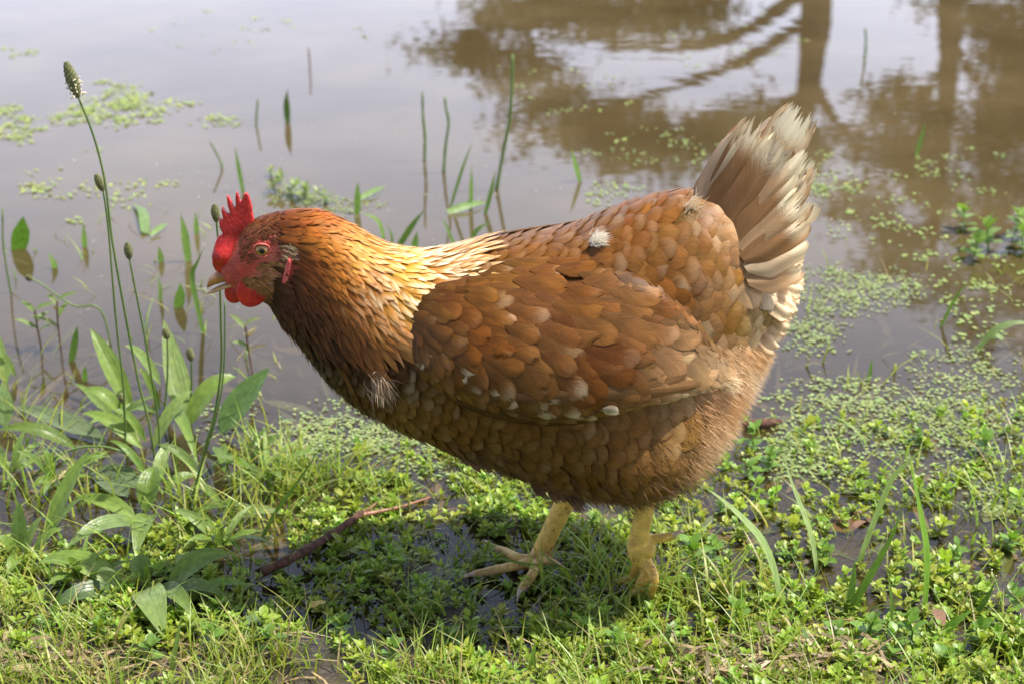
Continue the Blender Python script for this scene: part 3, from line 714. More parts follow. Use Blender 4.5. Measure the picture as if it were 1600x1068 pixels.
# short head feathers (crown, cheek, throat), leaving the bare red face
for it in range(2600):
    s = rng.uniform(1.6, 5.2); th = rng.uniform(0, 2 * math.pi)
    P = bodyP([s], np.array([th]))[0]; px, py = project(P)
    
    ppx, ppy = project([P[0], -abs(P[1]), P[2]])
    bare = math.hypot((ppx - 411) / 25, (ppy - 393) / 18) < 1
    if math.hypot(ppx - 410, ppy - 392) < 16 or ppx < 371 or (bare and rng.random() < .8): continue
    if math.hypot((ppx - 382) / 24, (ppy - 427) / 8) < 1 or math.hypot((ppx - 447) / 5, (ppy - 424) / 17) < 1: continue
    lore = ppx < 394 and 366 < ppy < 412
    if ppx < 404 and 405 < ppy < 424 and rng.random() < .8: continue
    if lore and rng.random() < .15: continue
    if bare: c = (.26, .07, .04)
    elif lore: c = (.24, .075, .035)
    elif math.hypot((ppx - 446) / 14, (ppy - 393) / 14) < 1: c = (.52, .36, .18)
    elif ppy > 408 and ppx < 445: c = idw([(430, 430, (.40, .23, .09)), (405, 440, (.34, .16, .06)), (430, 465, (.10, .045, .022)), (450, 470, (.07, .03, .015))], [[ppx, ppy]])[0]
    elif ppx > 438 and ppy > 405: c = (.10, .035, .02)
    elif ppy > 440: c = (.07, .028, .014)
    else: c = idw([(400, 345, (.20, .065, .025)), (390, 370, (.20, .08, .035)), (450, 345, (.18, .05, .015)), (450, 370, (.09, .03, .014)), (480, 400, (.16, .045, .014))], [[ppx, ppy]])[0]
    d = nrm(tangent(s, th)) + rng.normal(0, .12, 3)
    fl = feather(bvh_body, P, d, rng.uniform(.005, .009), rng.uniform(.0009, .0014), 'point', .0003, .0016, 3, 4, .0002, jitcol(c, .2), 0, rng.random())
    headf.add(fl[0], fl[1], **fl[2])
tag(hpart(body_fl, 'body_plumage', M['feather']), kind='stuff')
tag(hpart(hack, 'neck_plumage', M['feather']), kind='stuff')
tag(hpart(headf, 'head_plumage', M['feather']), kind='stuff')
rump_part = thing('back', None, None); rump_part.parent = hen
for fl in rump_feathers:
    mb = MB(); mb.add(fl[0], fl[1], **fl[2]); hpart(mb, 'feather', M['feather'], rump_part)

# --- wing
NA, NB = 40, 18
WV = np.zeros((NB, NA, 3))
tp = path(WING_TOP, NA); bp = path(WING_BOT, NA)
for j in range(NB):
    b = j / (NB - 1)
    for i in range(NA):
        a = i / (NA - 1); q = tp[i] * (1 - b) + bp[i] * b
        p = on_body_px(*q)
        bul = .019 * math.sin(math.pi * min(1, b * .62 + .02)) ** 1.2 * (lambda t: t * t * (3 - 2 * t))(min(1, a / .34)) * min(1, (1 - a) / .42 + .08)
        if b > .8: bul -= .016 * ((b - .8) / .2) ** 2
        WV[j, i] = p + np.array([0, -(bul + (.001 if 0 < j and 0 < i < NA - 1 else -.003)), 0])
# keep pixel lines after pushing outwards
WF = WV.reshape(-1, 3)
wq = gridq(NA, NB)
nn = np.cross(WF[1] - WF[0], WF[NA] - WF[0])
test = np.cross(WF[5 * NA + 11] - WF[5 * NA + 10], WF[6 * NA + 10] - WF[5 * NA + 10])
if test[1] > 0: wq = wq[:, ::-1]
bvh_wing = BVHTree.FromPolygons([tuple(v) for v in WF], [tuple(map(int, f)) for f in wq])
wing = MB(); wpx, wpy = project(WF)
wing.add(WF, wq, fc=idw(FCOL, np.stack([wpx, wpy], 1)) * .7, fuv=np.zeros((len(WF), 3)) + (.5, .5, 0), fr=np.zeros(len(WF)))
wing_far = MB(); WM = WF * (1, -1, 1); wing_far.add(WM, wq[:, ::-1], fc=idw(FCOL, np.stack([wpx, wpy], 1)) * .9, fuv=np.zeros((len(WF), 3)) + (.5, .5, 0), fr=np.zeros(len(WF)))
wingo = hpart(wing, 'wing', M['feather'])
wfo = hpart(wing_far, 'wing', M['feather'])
def wingP(a, b):
    i = min(NA - 1.001, max(0, a * (NA - 1))); j = min(NB - 1.001, max(0, b * (NB - 1))); i0, j0 = int(i), int(j); f, g = i - i0, j - j0
    return (WV[j0, i0] * (1 - f) + WV[j0, i0 + 1] * f) * (1 - g) + (WV[j0 + 1, i0] * (1 - f) + WV[j0 + 1, i0 + 1] * f) * g
fw = []
# long flight feathers along the lower edge
for k in range(7):
    b = .985 - k * .036; a0 = .12 + .05 * k
    P = wingP(a0, b - .02); E = wingP(min(.97, a0 + .55), min(.97, b + .0)); 
    c = jitcol(np.array([.11, .055, .022]) * (1 + .12 * k), .08)
    fw.append(feather(bvh_wing, P, E - P, np.linalg.norm(E - P) * .95, (.0075), 'long', .0003 + .0003 * k, .0007 + .0004 * k, 5, 14, .0012, c, 0, rng.random()))
rows = 15
for j in range(rows):
    b = .01 + .82 * j / (rows - 1)
    wl = np.linalg.norm(np.diff(np.array([wingP(x, b) for x in np.linspace(0, 1, 20)]), axis=0), axis=1).sum()
    sz = np.interp(b, [0, .25, .55, .75, 1], [1.0, 1.2, 1.15, .8, .75])
    n = int(wl / (.0128 * sz))
    for k in range(n):
        a = (k + (.5 if j % 2 else 0) + rng.normal(0, .14)) / n
        if a > .92 or (b > .86 and a > .7): continue
        a = max(.01, a); P = wingP(a, max(0, b + rng.normal(0, .016))); px, py = project(P)
        ang = np.interp(b, [0, .3, .7, 1], [8, 30, 42, 22]) * np.interp(a, [0, .5, 1], [1.15, 1, .55]) + rng.normal(0, 9)
        d = np.array([math.cos(R(ang)), 0, -math.sin(R(ang))])
        front = np.interp(a, [0, .2, .45], [.62, .85, 1.0])
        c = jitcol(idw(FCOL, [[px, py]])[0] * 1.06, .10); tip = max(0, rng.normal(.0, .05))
        if .5 < b < .85 and rng.random() < .2: tip = rng.uniform(.1, .35)
        q_ = rng.uniform(.78, 1.22); L = .034 * sz * front * q_ * rng.uniform(.95, 1.2); W = .0094 * sz * front * q_ * rng.uniform(.92, 1.1)
        fw.append(feather(bvh_wing, P, d, L, W, 'round', .0002 + .0002 * (rows - j), rng.uniform(.0014, .0036), 5, 7, rng.uniform(.0004, .0013), c, tip, rng.random(), rng.choice([0, .06, .14])))
P = on_body_px(955, 603); fw.append(feather(bvh_wing, wingP(.62, .8), np.array([1, 0, -.25]), .013, .0038, 'round', .005, .007, 5, 7, .001, (.42, .34, .23), .2, .4))
far = MB()
for fl in fw:
    mb = MB(); mb.add(fl[0], fl[1], **fl[2]); hpart(mb, 'feather', M['feather'], wingo)
    far.add(fl[0] * (1, -1, 1), fl[1], **fl[2])
tag(hpart(far, 'wing_plumage', M['feather'], wfo), kind='stuff')

# --- tail
tail = thing('tail', None, None); tail.parent = hen
def tailfeather(r, tpx, wpx, Y0, Y1, c0, tip, curl=0.0, jag=.12, bow=.0, nu=27, nv=18, kind='long', cup=.3, lean=(.45, -.1, .55)):
    A = at(*r, Y0); B = at(*tpx, Y1); ax = B - A; L = np.linalg.norm(ax); d = ax / L
    view = nrm(CAM - A); view = nrm(view + np.array(lean)); n = nrm(view - d * (view @ d)); b = np.cross(n, d)
    v = np.linspace(0, 1, nv); u = np.linspace(-1, 1, nu); wv = prof('long', np.maximum(v, .02)) * wpx / 1880
    jg = np.array([random.random() ** 1.6 * jag for _ in range(nu)]); jg = jg * (1 - .3 * (np.abs(u) < .1))
    fr_ = random.random() * 7
    V = np.zeros((nv, nu, 3))
    for i in range(nu):
        vv = v - jg[i] * np.clip((v - .62) / .38, 0, 1)
        wloc = np.maximum(prof(kind, np.maximum(v * .93, .02)), .05) * wpx / 1880
        V[:, i] = A + vv[:, None] * ax + b * (u[i] * wloc)[:, None] + b * (bow * L * vv ** 2)[:, None] + n * (curl * L * vv ** 2.2 - cup * u[i] ** 2 * wloc + .0012 * np.sin(9 * u[i] + fr_) * vv)[:, None]
    U, Vv = np.meshgrid(u, v)
    mb = MB(); mb.add(V.reshape(-1, 3), gridq(nu, nv), fc=np.array([c0]), fuv=np.stack([U.ravel(), Vv.ravel() * .97, np.full(nu * nv, tip)], 1), fr=np.full(nu * nv, random.random()))
    hpart(mb, 'tail_feather', M['tail'], tail)
TAN, BUF, CRM = (.36, .19, .08), (.54, .34, .18), (.70, .52, .33)
TF = [((1080, 345), (1150, 232), 18, .02, .005, (.60, .42, .25), .5, .0), ((1105, 345), (1185, 195), 25, .022, .008, BUF, .6, .0), ((1130, 350), (1248, 180), 28, .02, .01, CRM, .9, .05), ((1150, 360), (1256, 235), 30, .02, .012, CRM, .9, .0),
      ((1170, 385), (1258, 300), 28, .02, .012, CRM, .9, .0),
      ((1088, 335), (1164, 212), 19, -.004, -.002, (.50, .36, .24), .5, .02), ((1108, 345), (1200, 188), 26, -.008, -.003, TAN, .75, .0), ((1140, 350), (1266, 172), 26, -.004, .0, BUF, 1.0, .10),
      ((1132, 362), (1232, 212), 28, -.016, -.006, TAN, .9, .0), ((1148, 366), (1258, 232), 27, -.018, -.008, BUF, 1.0, .03), ((1150, 380), (1254, 268), 28, -.024, -.012, TAN, .9, .0), ((1158, 392), (1256, 300), 27, -.028, -.016, BUF, 1.0, .02),
      ((1160, 405), (1252, 330), 25, -.032, -.02, TAN, .85, .0), ((1165, 420), (1254, 362), 24, -.034, -.022, CRM, .9, .02), ((1168, 440), (1252, 398), 24, -.036, -.022, BUF, .8, .0)]
for i, f in enumerate(TF): tailfeather(f[0], f[1], f[2] * 1.3, f[3] - (.012 if i > 4 else 0), f[4] - (.008 if i > 4 else 0), f[5], f[6] * .9, curl=f[7], jag=.12 + .16 * random.random(), bow=random.uniform(-.06, .06))
# graded coverts lying over the tail base
for r_, ang, c_ in (((1078, 338), 38, (.34, .17, .07)), ((1092, 352), 34, (.33, .165, .065)), ((1102, 372), 24, (.35, .18, .07)), ((1112, 348), 36, (.40, .22, .10)), ((1122, 370), 26, (.40, .22, .10)), ((1118, 394), 10, (.36, .18, .07)), ((1138, 388), 14, (.46, .28, .14)),
                    ((1134, 412), 0, (.42, .24, .11)), ((1152, 404), 4, (.56, .37, .20)), ((1150, 430), -12, (.56, .38, .21)), ((1166, 424), -6, (.66, .48, .30)), ((1172, 446), -20, (.68, .50, .32)), ((1140, 444), -16, (.46, .28, .14))):
    fl = feather(bvh_body, on_body_px(*r_), np.array([math.cos(R(ang)), 0, math.sin(R(ang))]), .034, .0125, 'round', .0005, .0065, 7, 9, .0010, jitcol(c_, .08), .10, rng.random())
    mb = MB(); mb.add(fl[0], fl[1], **fl[2]); hpart(mb, 'feather', M['feather'], rump_part)
for r_, t_, w_, y_, c_ in (((1180, 395), (1256, 420), 22, -.020, CRM), ((1178, 425), (1257, 455), 24, -.012, (.66, .47, .28)), ((1172, 440), (1246, 482), 25, -.026, CRM), ((1168, 468), (1236, 512), 24, -.022, (.60, .41, .23)), ((1160, 490), (1222, 540), 24, -.030, (.56, .36, .19)), ((1176, 400), (1258, 400), 22, .004, (.50, .30, .15)), ((1185, 450), (1252, 470), 24, .008, (.58, .40, .23))):
    tailfeather(r_, t_, w_, y_, y_ - .004, c_, .35, curl=-.05, jag=.10, bow=random.uniform(-.08, .08), nu=21, nv=14)
# --- down: buff fluff behind the thighs, belly tufts, the white spot on the back
dn = MB()
def body_normal(sv, th):
    e = 1e-3
    ds = bodyP(np.minimum(sv + e * 8, NS), th) - bodyP(np.maximum(sv - e * 8, 0), th); dt = bodyP(sv, th + e) - bodyP(sv, th - e)
    return nrm(np.cross(dt, ds))
_t = body_normal(np.array([12.0]), np.array([math.pi / 2]))[0]
NSGN = -1.0 if _t[1] > 0 else 1.0
def strands(P, Nn, d0, L, wdt, Cc, spread=.35, lift=.35):
    n = len(P)
    d = nrm(np.asarray(d0, float) + Nn * lift + rng.normal(0, spread, (n, 3))); b = nrm(np.cross(d, rng.normal(0, 1, (n, 3))))
    l = L * rng.uniform(.5, 1.2, (n, 1)); sag = np.array([0, 0, -.25]) * l
    p1 = P + d * l * .5; p2 = P + d * l + sag * .4; w_ = wdt * rng.uniform(.6, 1.3, (n, 1))
    V = np.stack([P - b * w_, P + b * w_, p1 + b * w_ * .8, p1 - b * w_ * .8, p2 + b * w_ * .1, p2 - b * w_ * .1], 1)
    q = np.array([[0, 1, 2, 3], [3, 2, 4, 5]])
    dn.add(V.reshape(-1, 3), (q[None] + 6 * np.arange(n)[:, None, None]).reshape(-1, 4), fc=np.repeat(Cc, 6, 0))
def samp_body(n, smin, smax, cond):
    sv = rng.uniform(smin, smax, n * 8); th = rng.uniform(0, 2 * math.pi, n * 8); P = bodyP(sv, th); px, py = project(P)
    k = np.nonzero(cond(px, py, P))[0][:n]
    return P[k], body_normal(sv[k], th[k]) * NSGN
def vjit(C, a): return np.clip(C * (1 + rng.normal(0, a, (len(C), 1))), .004, .95)
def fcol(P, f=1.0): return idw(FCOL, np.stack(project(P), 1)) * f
P, Nn = samp_body(9000, 14.8, 19, lambda x, y, P: (y > 540) | (x > 1200))
strands(P, Nn, (.75, -.05, -.55), .0135, .0002, vjit(fcol(P, 1.3), .10), .20, .30)
P, Nn = samp_body(2500, 12.8, 16.5, lambda x, y, P: (620 < y) & (y < 800) & (P[:, 1] < .03))
strands(P, Nn, (.75, -.05, -.55), .011, .00018, vjit(fcol(P, 1.2), .10), .22, .12)
P, Nn = samp_body(1200, 10, 15, lambda x, y, P: y > 690 + (x - 690) * .2 - 12)
strands(P, Nn, (.8, 0, -.4), .014, .0003, vjit(np.tile([.16, .085, .045], (len(P), 1)), .2), .25, .1)
P, Nn = samp_body(1500, 5, 9, lambda x, y, P: (y > 470) & (P[:, 1] < .02))
strands(P, Nn, (.55, 0, -.8), .010, .0002, vjit(fcol(P, 1.2), .3), .2, .15)
def spot(n, px, py, r_, d, L, c, sp=.35):
    Pp = np.array([on_body_px(px + rng.normal(0, r_), py + rng.normal(0, r_)) for _ in range(n)]) + np.array([0, -.003, .002])
    strands(Pp, np.tile([0, -.8, .6], (n, 1)), d, L, .00028, vjit(np.tile(c, (n, 1)), .06), sp, .3)
spot(420, 930, 378, 4.0, (.75, -.2, .5), .011, (.85, .80, .70))
spot(120, 1080, 324, 6, (.5, -.2, .7), .011, (.78, .66, .48), .25)
spot(250, 1135, 598, 6, (.9, -.2, -.2), .011, (.80, .66, .46))
spot(160, 590, 600, 9, (.5, -.3, -.7), .016, (.46, .33, .22))
tag(hpart(dn, 'down', M['down'], None, False), kind='stuff')
# ragged belly tufts
for (a, b) in ((730, 705), (745, 710), (760, 712), (850, 752), (865, 758), (880, 764), (900, 772)):
    for k in range(3):
        tailfeather((a - 22 + rng.normal(0, 4), b - 18), (a + 10 + rng.normal(0, 6), b + 22 + rng.normal(0, 6)), 9, -.01 - .01 * k, -.012 - .01 * k, jitcol((.17, .09, .05), .2), .05, jag=.4, nu=11, nv=8)

# ================================================================== PLANTS
UP = np.array([0, 0, 1.0])
def lance(v): return np.maximum(np.sin(math.pi * np.clip(v, 0, 1) ** .75) ** .85, .07) * (v < .999) + .02
def strap(v): return np.minimum(1, (1 - v) / .55 + .02) * np.minimum(1, .75 + v)
def oval(v): return np.maximum(np.sin(math.pi * np.clip(v, 0, 1) ** .9) ** .6, .1)
def leafgeo(C, wid, fold=.25, profile=lance, nu=5, hint=None, twist=0.0, wav=0.0):
    C = np.asarray(C, float); n = len(C); T = nrm(np.gradient(C, axis=0)); v = np.linspace(0, 1, n)
    hint = np.array([0, -.45, 1.0]) if hint is None else np.asarray(hint, float)
    side = nrm(np.cross(T, hint)); nor = nrm(np.cross(side, T))
    if twist:
        a = (v * twist)[:, None]; side, nor = side * np.cos(a) + nor * np.sin(a), nor * np.cos(a) - side * np.sin(a)
    u = np.linspace(-1, 1, nu); wv = profile(v) * wid
    ph = random.random() * 6
    V = C[:, None] + side[:, None] * (u[None, :] * wv[:, None])[..., None] + nor[:, None] * ((np.abs(u)[None, :] * wv[:, None]) * fold + wav * wv[:, None] * np.sin(v * 11 + ph)[:, None] * u[None, :])[..., None]
    U, Vv = np.meshgrid(u, v)
    return V.reshape(-1, 3), gridq(nu, n), np.stack([U.ravel(), Vv.ravel(), 0 * U.ravel()], 1)
def bez(a, b, arch, n=10, push=0.0):
    a = np.asarray(a, float); b = np.asarray(b, float); m = (a + b) / 2 + UP * arch + (b - a) * push; t = np.linspace(0, 1, n)[:, None]
    return a * (1 - t) ** 2 + 2 * m * t * (1 - t) + b * t * t
LEAFG = [(.155, .240, .045), (.175, .265, .050), (.135, .210, .048), (.19, .27, .075)]
def add_leaf(parent, base, tip, wpx, zt, arch, colr=None, fold=.3, twist=0.0, zb=.002, wav=.0, name='leaf', mat='leaf', O=None):
    A = gnd(*base, zb); B = gnd(*tip, zt); wid = wpx * scale_at((A + B) / 2) * .5
    V, Q, fuv = leafgeo(bez(A, B, arch, 11), wid, fold, lance, 7, None, twist, wav)
    c = np.array(colr if colr is not None else random.choice(LEAFG)) * random.uniform(.88, 1.12)
    mb = MB(); mb.add(V - O, Q, fc=c.reshape(1, 3), fuv=fuv, fr=np.full(len(V), random.random()))
    return link(name, mb.mesh(name), M[mat], parent)
def seedhead(parent, O, a, b, rad, flowering=False):
    C = path([a, a * .5 + b * .5, b], 17); v = np.linspace(0, 1, 17)
    r_ = rad * np.sin(math.pi * (v * .86 + .08)) ** .6
    V, Q, T = tube(C, r_, 10); n = len(V)
    kk = 1 + .16 * np.array([((i // 10) + (i % 10)) % 2 for i in range(170)]); V[:170] = np.repeat(C, 10, 0) + (V[:170] - np.repeat(C, 10, 0)) * kk[:, None]
    mb = MB(); mb.add(V - O, Q, T); sh = link('seed_head', mb.mesh('seed_head', False), M['seed'], parent)
    if flowering:
        mb = MB(); d = nrm(b - a)
        for k in range(46):
            t_ = random.uniform(.0, .5); c = a + (b - a) * t_; n_ = nrm(np.cross(d, rng.normal(0, 1, 3))); e_ = c + n_ * (rad + random.uniform(.0005, .003)) + d * random.uniform(-.001, .002)
            V, Q, T = tube(np.array([c + n_ * rad * .8, e_]), .00035, 4); mb.add(V - O, Q, T)
            V, Q = ellipsoid(e_, np.array([.0009, .0009, .0007]), 5, 4); mb.add(V - O, Q)
        link('anthers', mb.mesh('anthers'), M['anther'], sh)
    return sh
def plant(label, base_px, group=None, name='plantain', cat='plant'):
    O = gnd(*base_px); t = thing(name, label, cat, group); t.location = O; return t, O
def add_stalk(t, O, pts, Yp, r_, head=None, flowering=False, mat='stalk', name='stalk'):
    P = path([at(x, y, Yp) for x, y in pts], max(10, 4 * len(pts)))
    P[-1][2] = min(P[-1][2], .0)
    mb = MB(); V, Q, T = tube(P, np.linspace(r_ * .8, r_, len(P)), 6); mb.add(V - O, Q, T); st = link(name, mb.mesh(name), M[mat], t)
    if head:
        a, b = at(*head[0], Yp), at(*head[1], Yp); seedhead(st, O, a, b, head[2] * scale_at(a), flowering)

# --- ribwort plantain standing in the water in front of the hen's head
tA, O = plant('ribwort plantain standing in water with tall flower stalks, in front of the hen', (235, 725))
YA = gnd(238, 715)[1]
for (b, tp_, w_, z, ar, kw) in [((198, 655), (129, 611), 22, .030, .025, {}), ((165, 690), (22, 634), 34, .004, .010, dict(colr=(.15, .20, .10))), ((118, 700), (-4, 672), 24, .022, .022, dict(colr=(.12, .19, .03))),
        ((205, 640), (141, 513), 30, .075, .01, dict(fold=.5)), ((294, 665), (256, 500), 37, .085, .0, dict(fold=.15)), ((292, 668), (369, 588), 34, .045, .03, {}), ((345, 676), (421, 574), 46, .060, .005, dict(fold=.35, colr=(.085, .15, .045))),
        ((262, 650), (310, 728), 20, .004, .05, dict(colr=(.16, .25, .05))), ((222, 700), (129, 645), 26, .028, .02, {}), ((232, 748), (171, 688), 12, .035, .02, dict(colr=(.14, .24, .04))), ((228, 800), (243, 728), 34, .030, .015, dict(fold=.5, colr=(.12, .20, .025))),
        ((212, 808), (118, 776), 26, .010, .012, {}), ((222, 820), (104, 856), 30, .010, .025, dict(colr=(.16, .24, .07))), ((240, 806), (212, 874), 34, .004, .03, {}), ((310, 738), (246, 694), 16, .030, .015, {}), ((258, 768), (308, 742), 20, .010, .012, {}),
        ((228, 690), (178, 640), 15, .04, .02, {}), ((240, 700), (300, 610), 22, .05, .02, {}), ((200, 775), (140, 735), 34, .002, .006, dict(colr=(.13, .18, .09))), ((200, 620), (176, 560), 12, .05, .0, {}), ((250, 600), (195, 540), 18, .05, .02, {}), ((245, 760), (262, 690), 22, .030, .01, {}),
        ((250, 640), (216, 575), 12, .05, .02, {}), ((228, 760), (150, 730), 30, .003, .008, dict(colr=(.12, .18, .08))), ((300, 760), (352, 800), 14, .004, .02, {})]:
    add_leaf(tA, b, tp_, w_, z, ar, O=O, **kw)
add_stalk(tA, O, [(122, 152), (138, 190), (152, 232), (165, 290), (176, 380), (197, 498), (216, 594), (232, 657), (244, 726)], YA, .00135, ((122, 152), (103, 97), 9), True)
add_stalk(tA, O, [(161, 298), (166, 330), (171, 377), (181, 498), (193, 606), (196, 690), (200, 735)], YA + .01, .0012, ((161, 298), (150, 272), 6.5))
add_stalk(tA, O, [(202, 404), (213, 460), (229, 543), (247, 657), (250, 720)], YA - .01, .0012, ((202, 404), (199, 379), 6.5))
add_stalk(tA, O, [(338, 344), (341, 380), (343, 430), (345, 500), (346, 560), (342, 606), (333, 657), (323, 690), (309, 745), (291, 808)], gnd(300, 790)[1], .00125, ((338, 346), (335, 319), 6.5))
add_stalk(tA, O, [(351, 470), (351, 520), (350, 570), (345, 615), (334, 665), (318, 715)], gnd(318, 715)[1], .0010)
add_stalk(tA, O, [(261, 527), (262, 575), (259, 620), (254, 665)], gnd(254, 665)[1], .0012, ((261, 529), (258, 512), 6))
add_stalk(tA, O, [(299, 562), (299, 606), (296, 655)], gnd(296, 655)[1], .0012, ((299, 563), (295, 543), 6))
add_stalk(tA, O, [(192, 625), (195, 655), (198, 700)], gnd(198, 700)[1], .0012, ((192, 628), (189, 614), 6))
add_stalk(tA, O, [(48, 436), (64, 443), (95, 466), (121, 479), (143, 477), (158, 486), (167, 510), (173, 540)], gnd(173, 540)[1], .0012, ((50, 437), (40, 431), 5))
add_stalk(tA, O, [(50, 745), (85, 715), (120, 700), (160, 697), (200, 708), (225, 722)], gnd(215, 745)[1], .0012)
tB, O = plant('broad leaved plantain rosette lying low on the wet grass, in the hen\'s shade', (225, 922))
for (b, tp_, w_, z, ar, kw) in [((196, 922), (60, 878), 38, .016, .030, dict(fold=.22)), ((262, 920), (362, 866), 38, .026, .022, {}), ((272, 924), (352, 932), 24, .010, .018, {}), ((222, 922), (256, 996), 50, .010, .030, dict(fold=.15)),
        ((246, 922), (302, 962), 30, .008, .022, {}), ((232, 918), (231, 880), 12, .03, .01, {}), ((225, 905), (212, 868), 34, .02, .01, dict(colr=(.15, .24, .06))), ((190, 928), (78, 952), 34, .006, .02, dict(colr=(.08, .14, .045))), ((292, 905), (288, 862), 30, .010, .012, {}),
        ((300, 928), (392, 915), 16, .012, .016, dict(colr=(.16, .26, .05)))]:
    add_leaf(tB, b, tp_, w_, z, ar, O=O, **kw)
tC, O = plant('plantain tuft of upright narrow leaves at the edge of the wet grass', (42, 868))
for (b, tp_, w_, z, ar, kw) in [((32, 862), (30, 783), 25, .050, .004, dict(fold=.15, colr=(.15, .23, .07))), ((38, 868), (66, 806), 16, .04, .01, {}), ((50, 874), (98, 826), 17, .03, .016, {}), ((28, 872), (-6, 842), 18, .025, .015, {}), ((40, 878), (12, 900), 24, .006, .018, {}),
        ((72, 838), (140, 702), 26, .07, .01, dict(fold=.4)), ((70, 846), (130, 775), 14, .05, .01, {})]:
    add_leaf(tC, b, tp_, w_, z, ar, O=O, **kw)
tD, O = plant('pale plantain leaves half sunk in the shallows, lying beneath the hen\'s beak', (392, 722))
for (b, tp_, w_, z, ar, kw) in [((390, 722), (441, 678), 16, .03, .01, {}), ((384, 712), (420, 668), 12, .04, .008, {}), ((362, 812), (441, 802), 20, .008, .014, {}), ((340, 700), (352, 738), 22, .02, .02, dict(colr=(.13, .22, .02), wav=.3)), ((330, 735), (385, 730), 22, .022, .02, dict(colr=(.14, .23, .02), wav=.35)),
        ((372, 760), (378, 738), 20, .016, .01, {}), ((362, 806), (358, 775), 12, .02, .01, {}), ((300, 800), (395, 790), 14, .008, .01, {})]:
    add_leaf(tD, b, tp_, w_, z, ar, O=O, **kw)
tE, O = plant('plantain leaf cluster at the waterline with a broad pale leaf', (-8, 668))
for (b, tp_, w_, z, ar, kw) in [((8, 666), (4, 596), 30, .04, .004, dict(fold=.15, colr=(.16, .24, .08))), ((10, 600), (-10, 505), 20, .06, .0, {}), ((24, 588), (-6, 545), 12, .04, .01, {}), ((-12, 690), (-40, 640), 24, .03, .02, {})]:
    add_leaf(tE, b, tp_, w_, z, ar, O=O, **kw)

for lb, (cx_, cy_), n_, sd_ in [('small narrow leaved plantain in the shallows below the red stemmed weeds', (88, 752), 9, 1), ('narrow leaved plantain beside the butt of the fallen twig', (345, 850), 9, 2), ('narrow leaved plantain half hidden in the lawn under the upright tuft', (130, 905), 8, 3),
                               ('drowned narrow leaved plantain near the floating straw-coloured leaf', (180, 655), 9, 4), ('narrow leaved plantain at the duckweed edge below the throat', (420, 742), 8, 5), ('small plantain at the waterline under the broad pale leaf', (20, 735), 9, 6)]:
    t_, O = plant(lb, (cx_, cy_), 'small plantains of the shallows'); rr_ = random.Random(sd_)
    for k in range(n_):
        az = k * 2.4 + rr_.uniform(-.4, .4); l_ = rr_.uniform(45, 95)
        add_leaf(t_, (cx_ + 6 * math.cos(az), cy_ + 3 * math.sin(az)), (cx_ + l_ * math.cos(az), cy_ + l_ * .45 * math.sin(az) - rr_.uniform(10, 45)), rr_.uniform(8, 17), rr_.uniform(.004, .04), rr_.uniform(.004, .022), O=O, fold=rr_.uniform(.15, .5), wav=rr_.uniform(0, .2), twist=rr_.uniform(-.6, .6))

# --- single stems and blades in the pond (their mirror images come from the water itself)
def reed(label, pts, wpx, name='reed_stem', mat='stalk', group=None, cat='reed', flat=False, colr=(.10, .18, .04), head=None, fold=.2, twist=.0, floating=False, ground=None):
    b = pts[-1]; O = gnd(*b); Yp = O[1]
    if floating: P = np.array([gnd(x, y, .003 + .004 * math.sin(i)) for i, (x, y) in enumerate(pts)])
    else: P = np.array([at(x, y, Yp) for x, y in pts])
    P[-1][2] -= .004
    C = path(P, max(9, 3 * len(pts)))[::-1]
    wid = wpx * scale_at(O) * .5
    mb = MB()
    if flat:
        V, Q, fuv = leafgeo(C - O, wid * 1.25, fold, strap, 3, (0.55, -.75, .8), twist); mb.add(V, Q, fc=np.array([colr]) * random.uniform(.9, 1.1), fuv=fuv, fr=np.full(len(V), random.random()))
        o = mb.build(name, M['blade'])
    else:
        n = len(C); r_ = np.linspace(wid, wid * .7, n) * (1 + .12 * rng.normal(0, 1, n).clip(-1, 1)); V, Q, T = tube(C - O, r_, 6); mb.add(V, Q, T); o = mb.build(name, M[mat])
    o.location = O
    return tag(o, label, cat, group)
RG = 'bare stems standing in the pond'
reed('straight bare stem standing in the pond behind the neck, first from the head', [(660, 144), (661, 180), (664, 215), (663, 252)], 5, group=RG)
reed('slightly kinked bare stem with a brown tip, second from the hen\'s head', [(695, 152), (697, 170), (701, 192), (696, 230), (693, 271)], 5, group=RG)
reed('tallest rush stem leaning in the pond beside the tree reflection', [(801, 86), (800, 130), (796, 186), (785, 245), (775, 297)], 6, group=RG)
reed('short dark jagged stem standing in open water above the comb', [(450, 138), (448, 160), (449, 192)], 8, flat=True, colr=(.07, .12, .03), twist=1.5, group=RG)
reed('thin short stem standing in open water beside the jagged one', [(403, 155), (401, 180), (400, 196)], 4, group=RG)
reed('bent little stem with pale tip rising from the water', [(328, 222), (335, 234), (346, 256), (345, 262)], 4, group=RG)
reed('very thin dark stem far out in the pond', [(482, 75), (484, 100), (484, 112)], 3, mat='brownstalk', group=RG)
reed('thin rush far out on the open water between the trunk reflections', [(1352, 44), (1353, 70), (1351, 90)], 4, group=RG)
reed('thin curved stem at the left margin of the pond', [(4, 326), (5, 380), (12, 430), (18, 458)], 4, group=RG)
BG = 'grass blades standing in the pond'
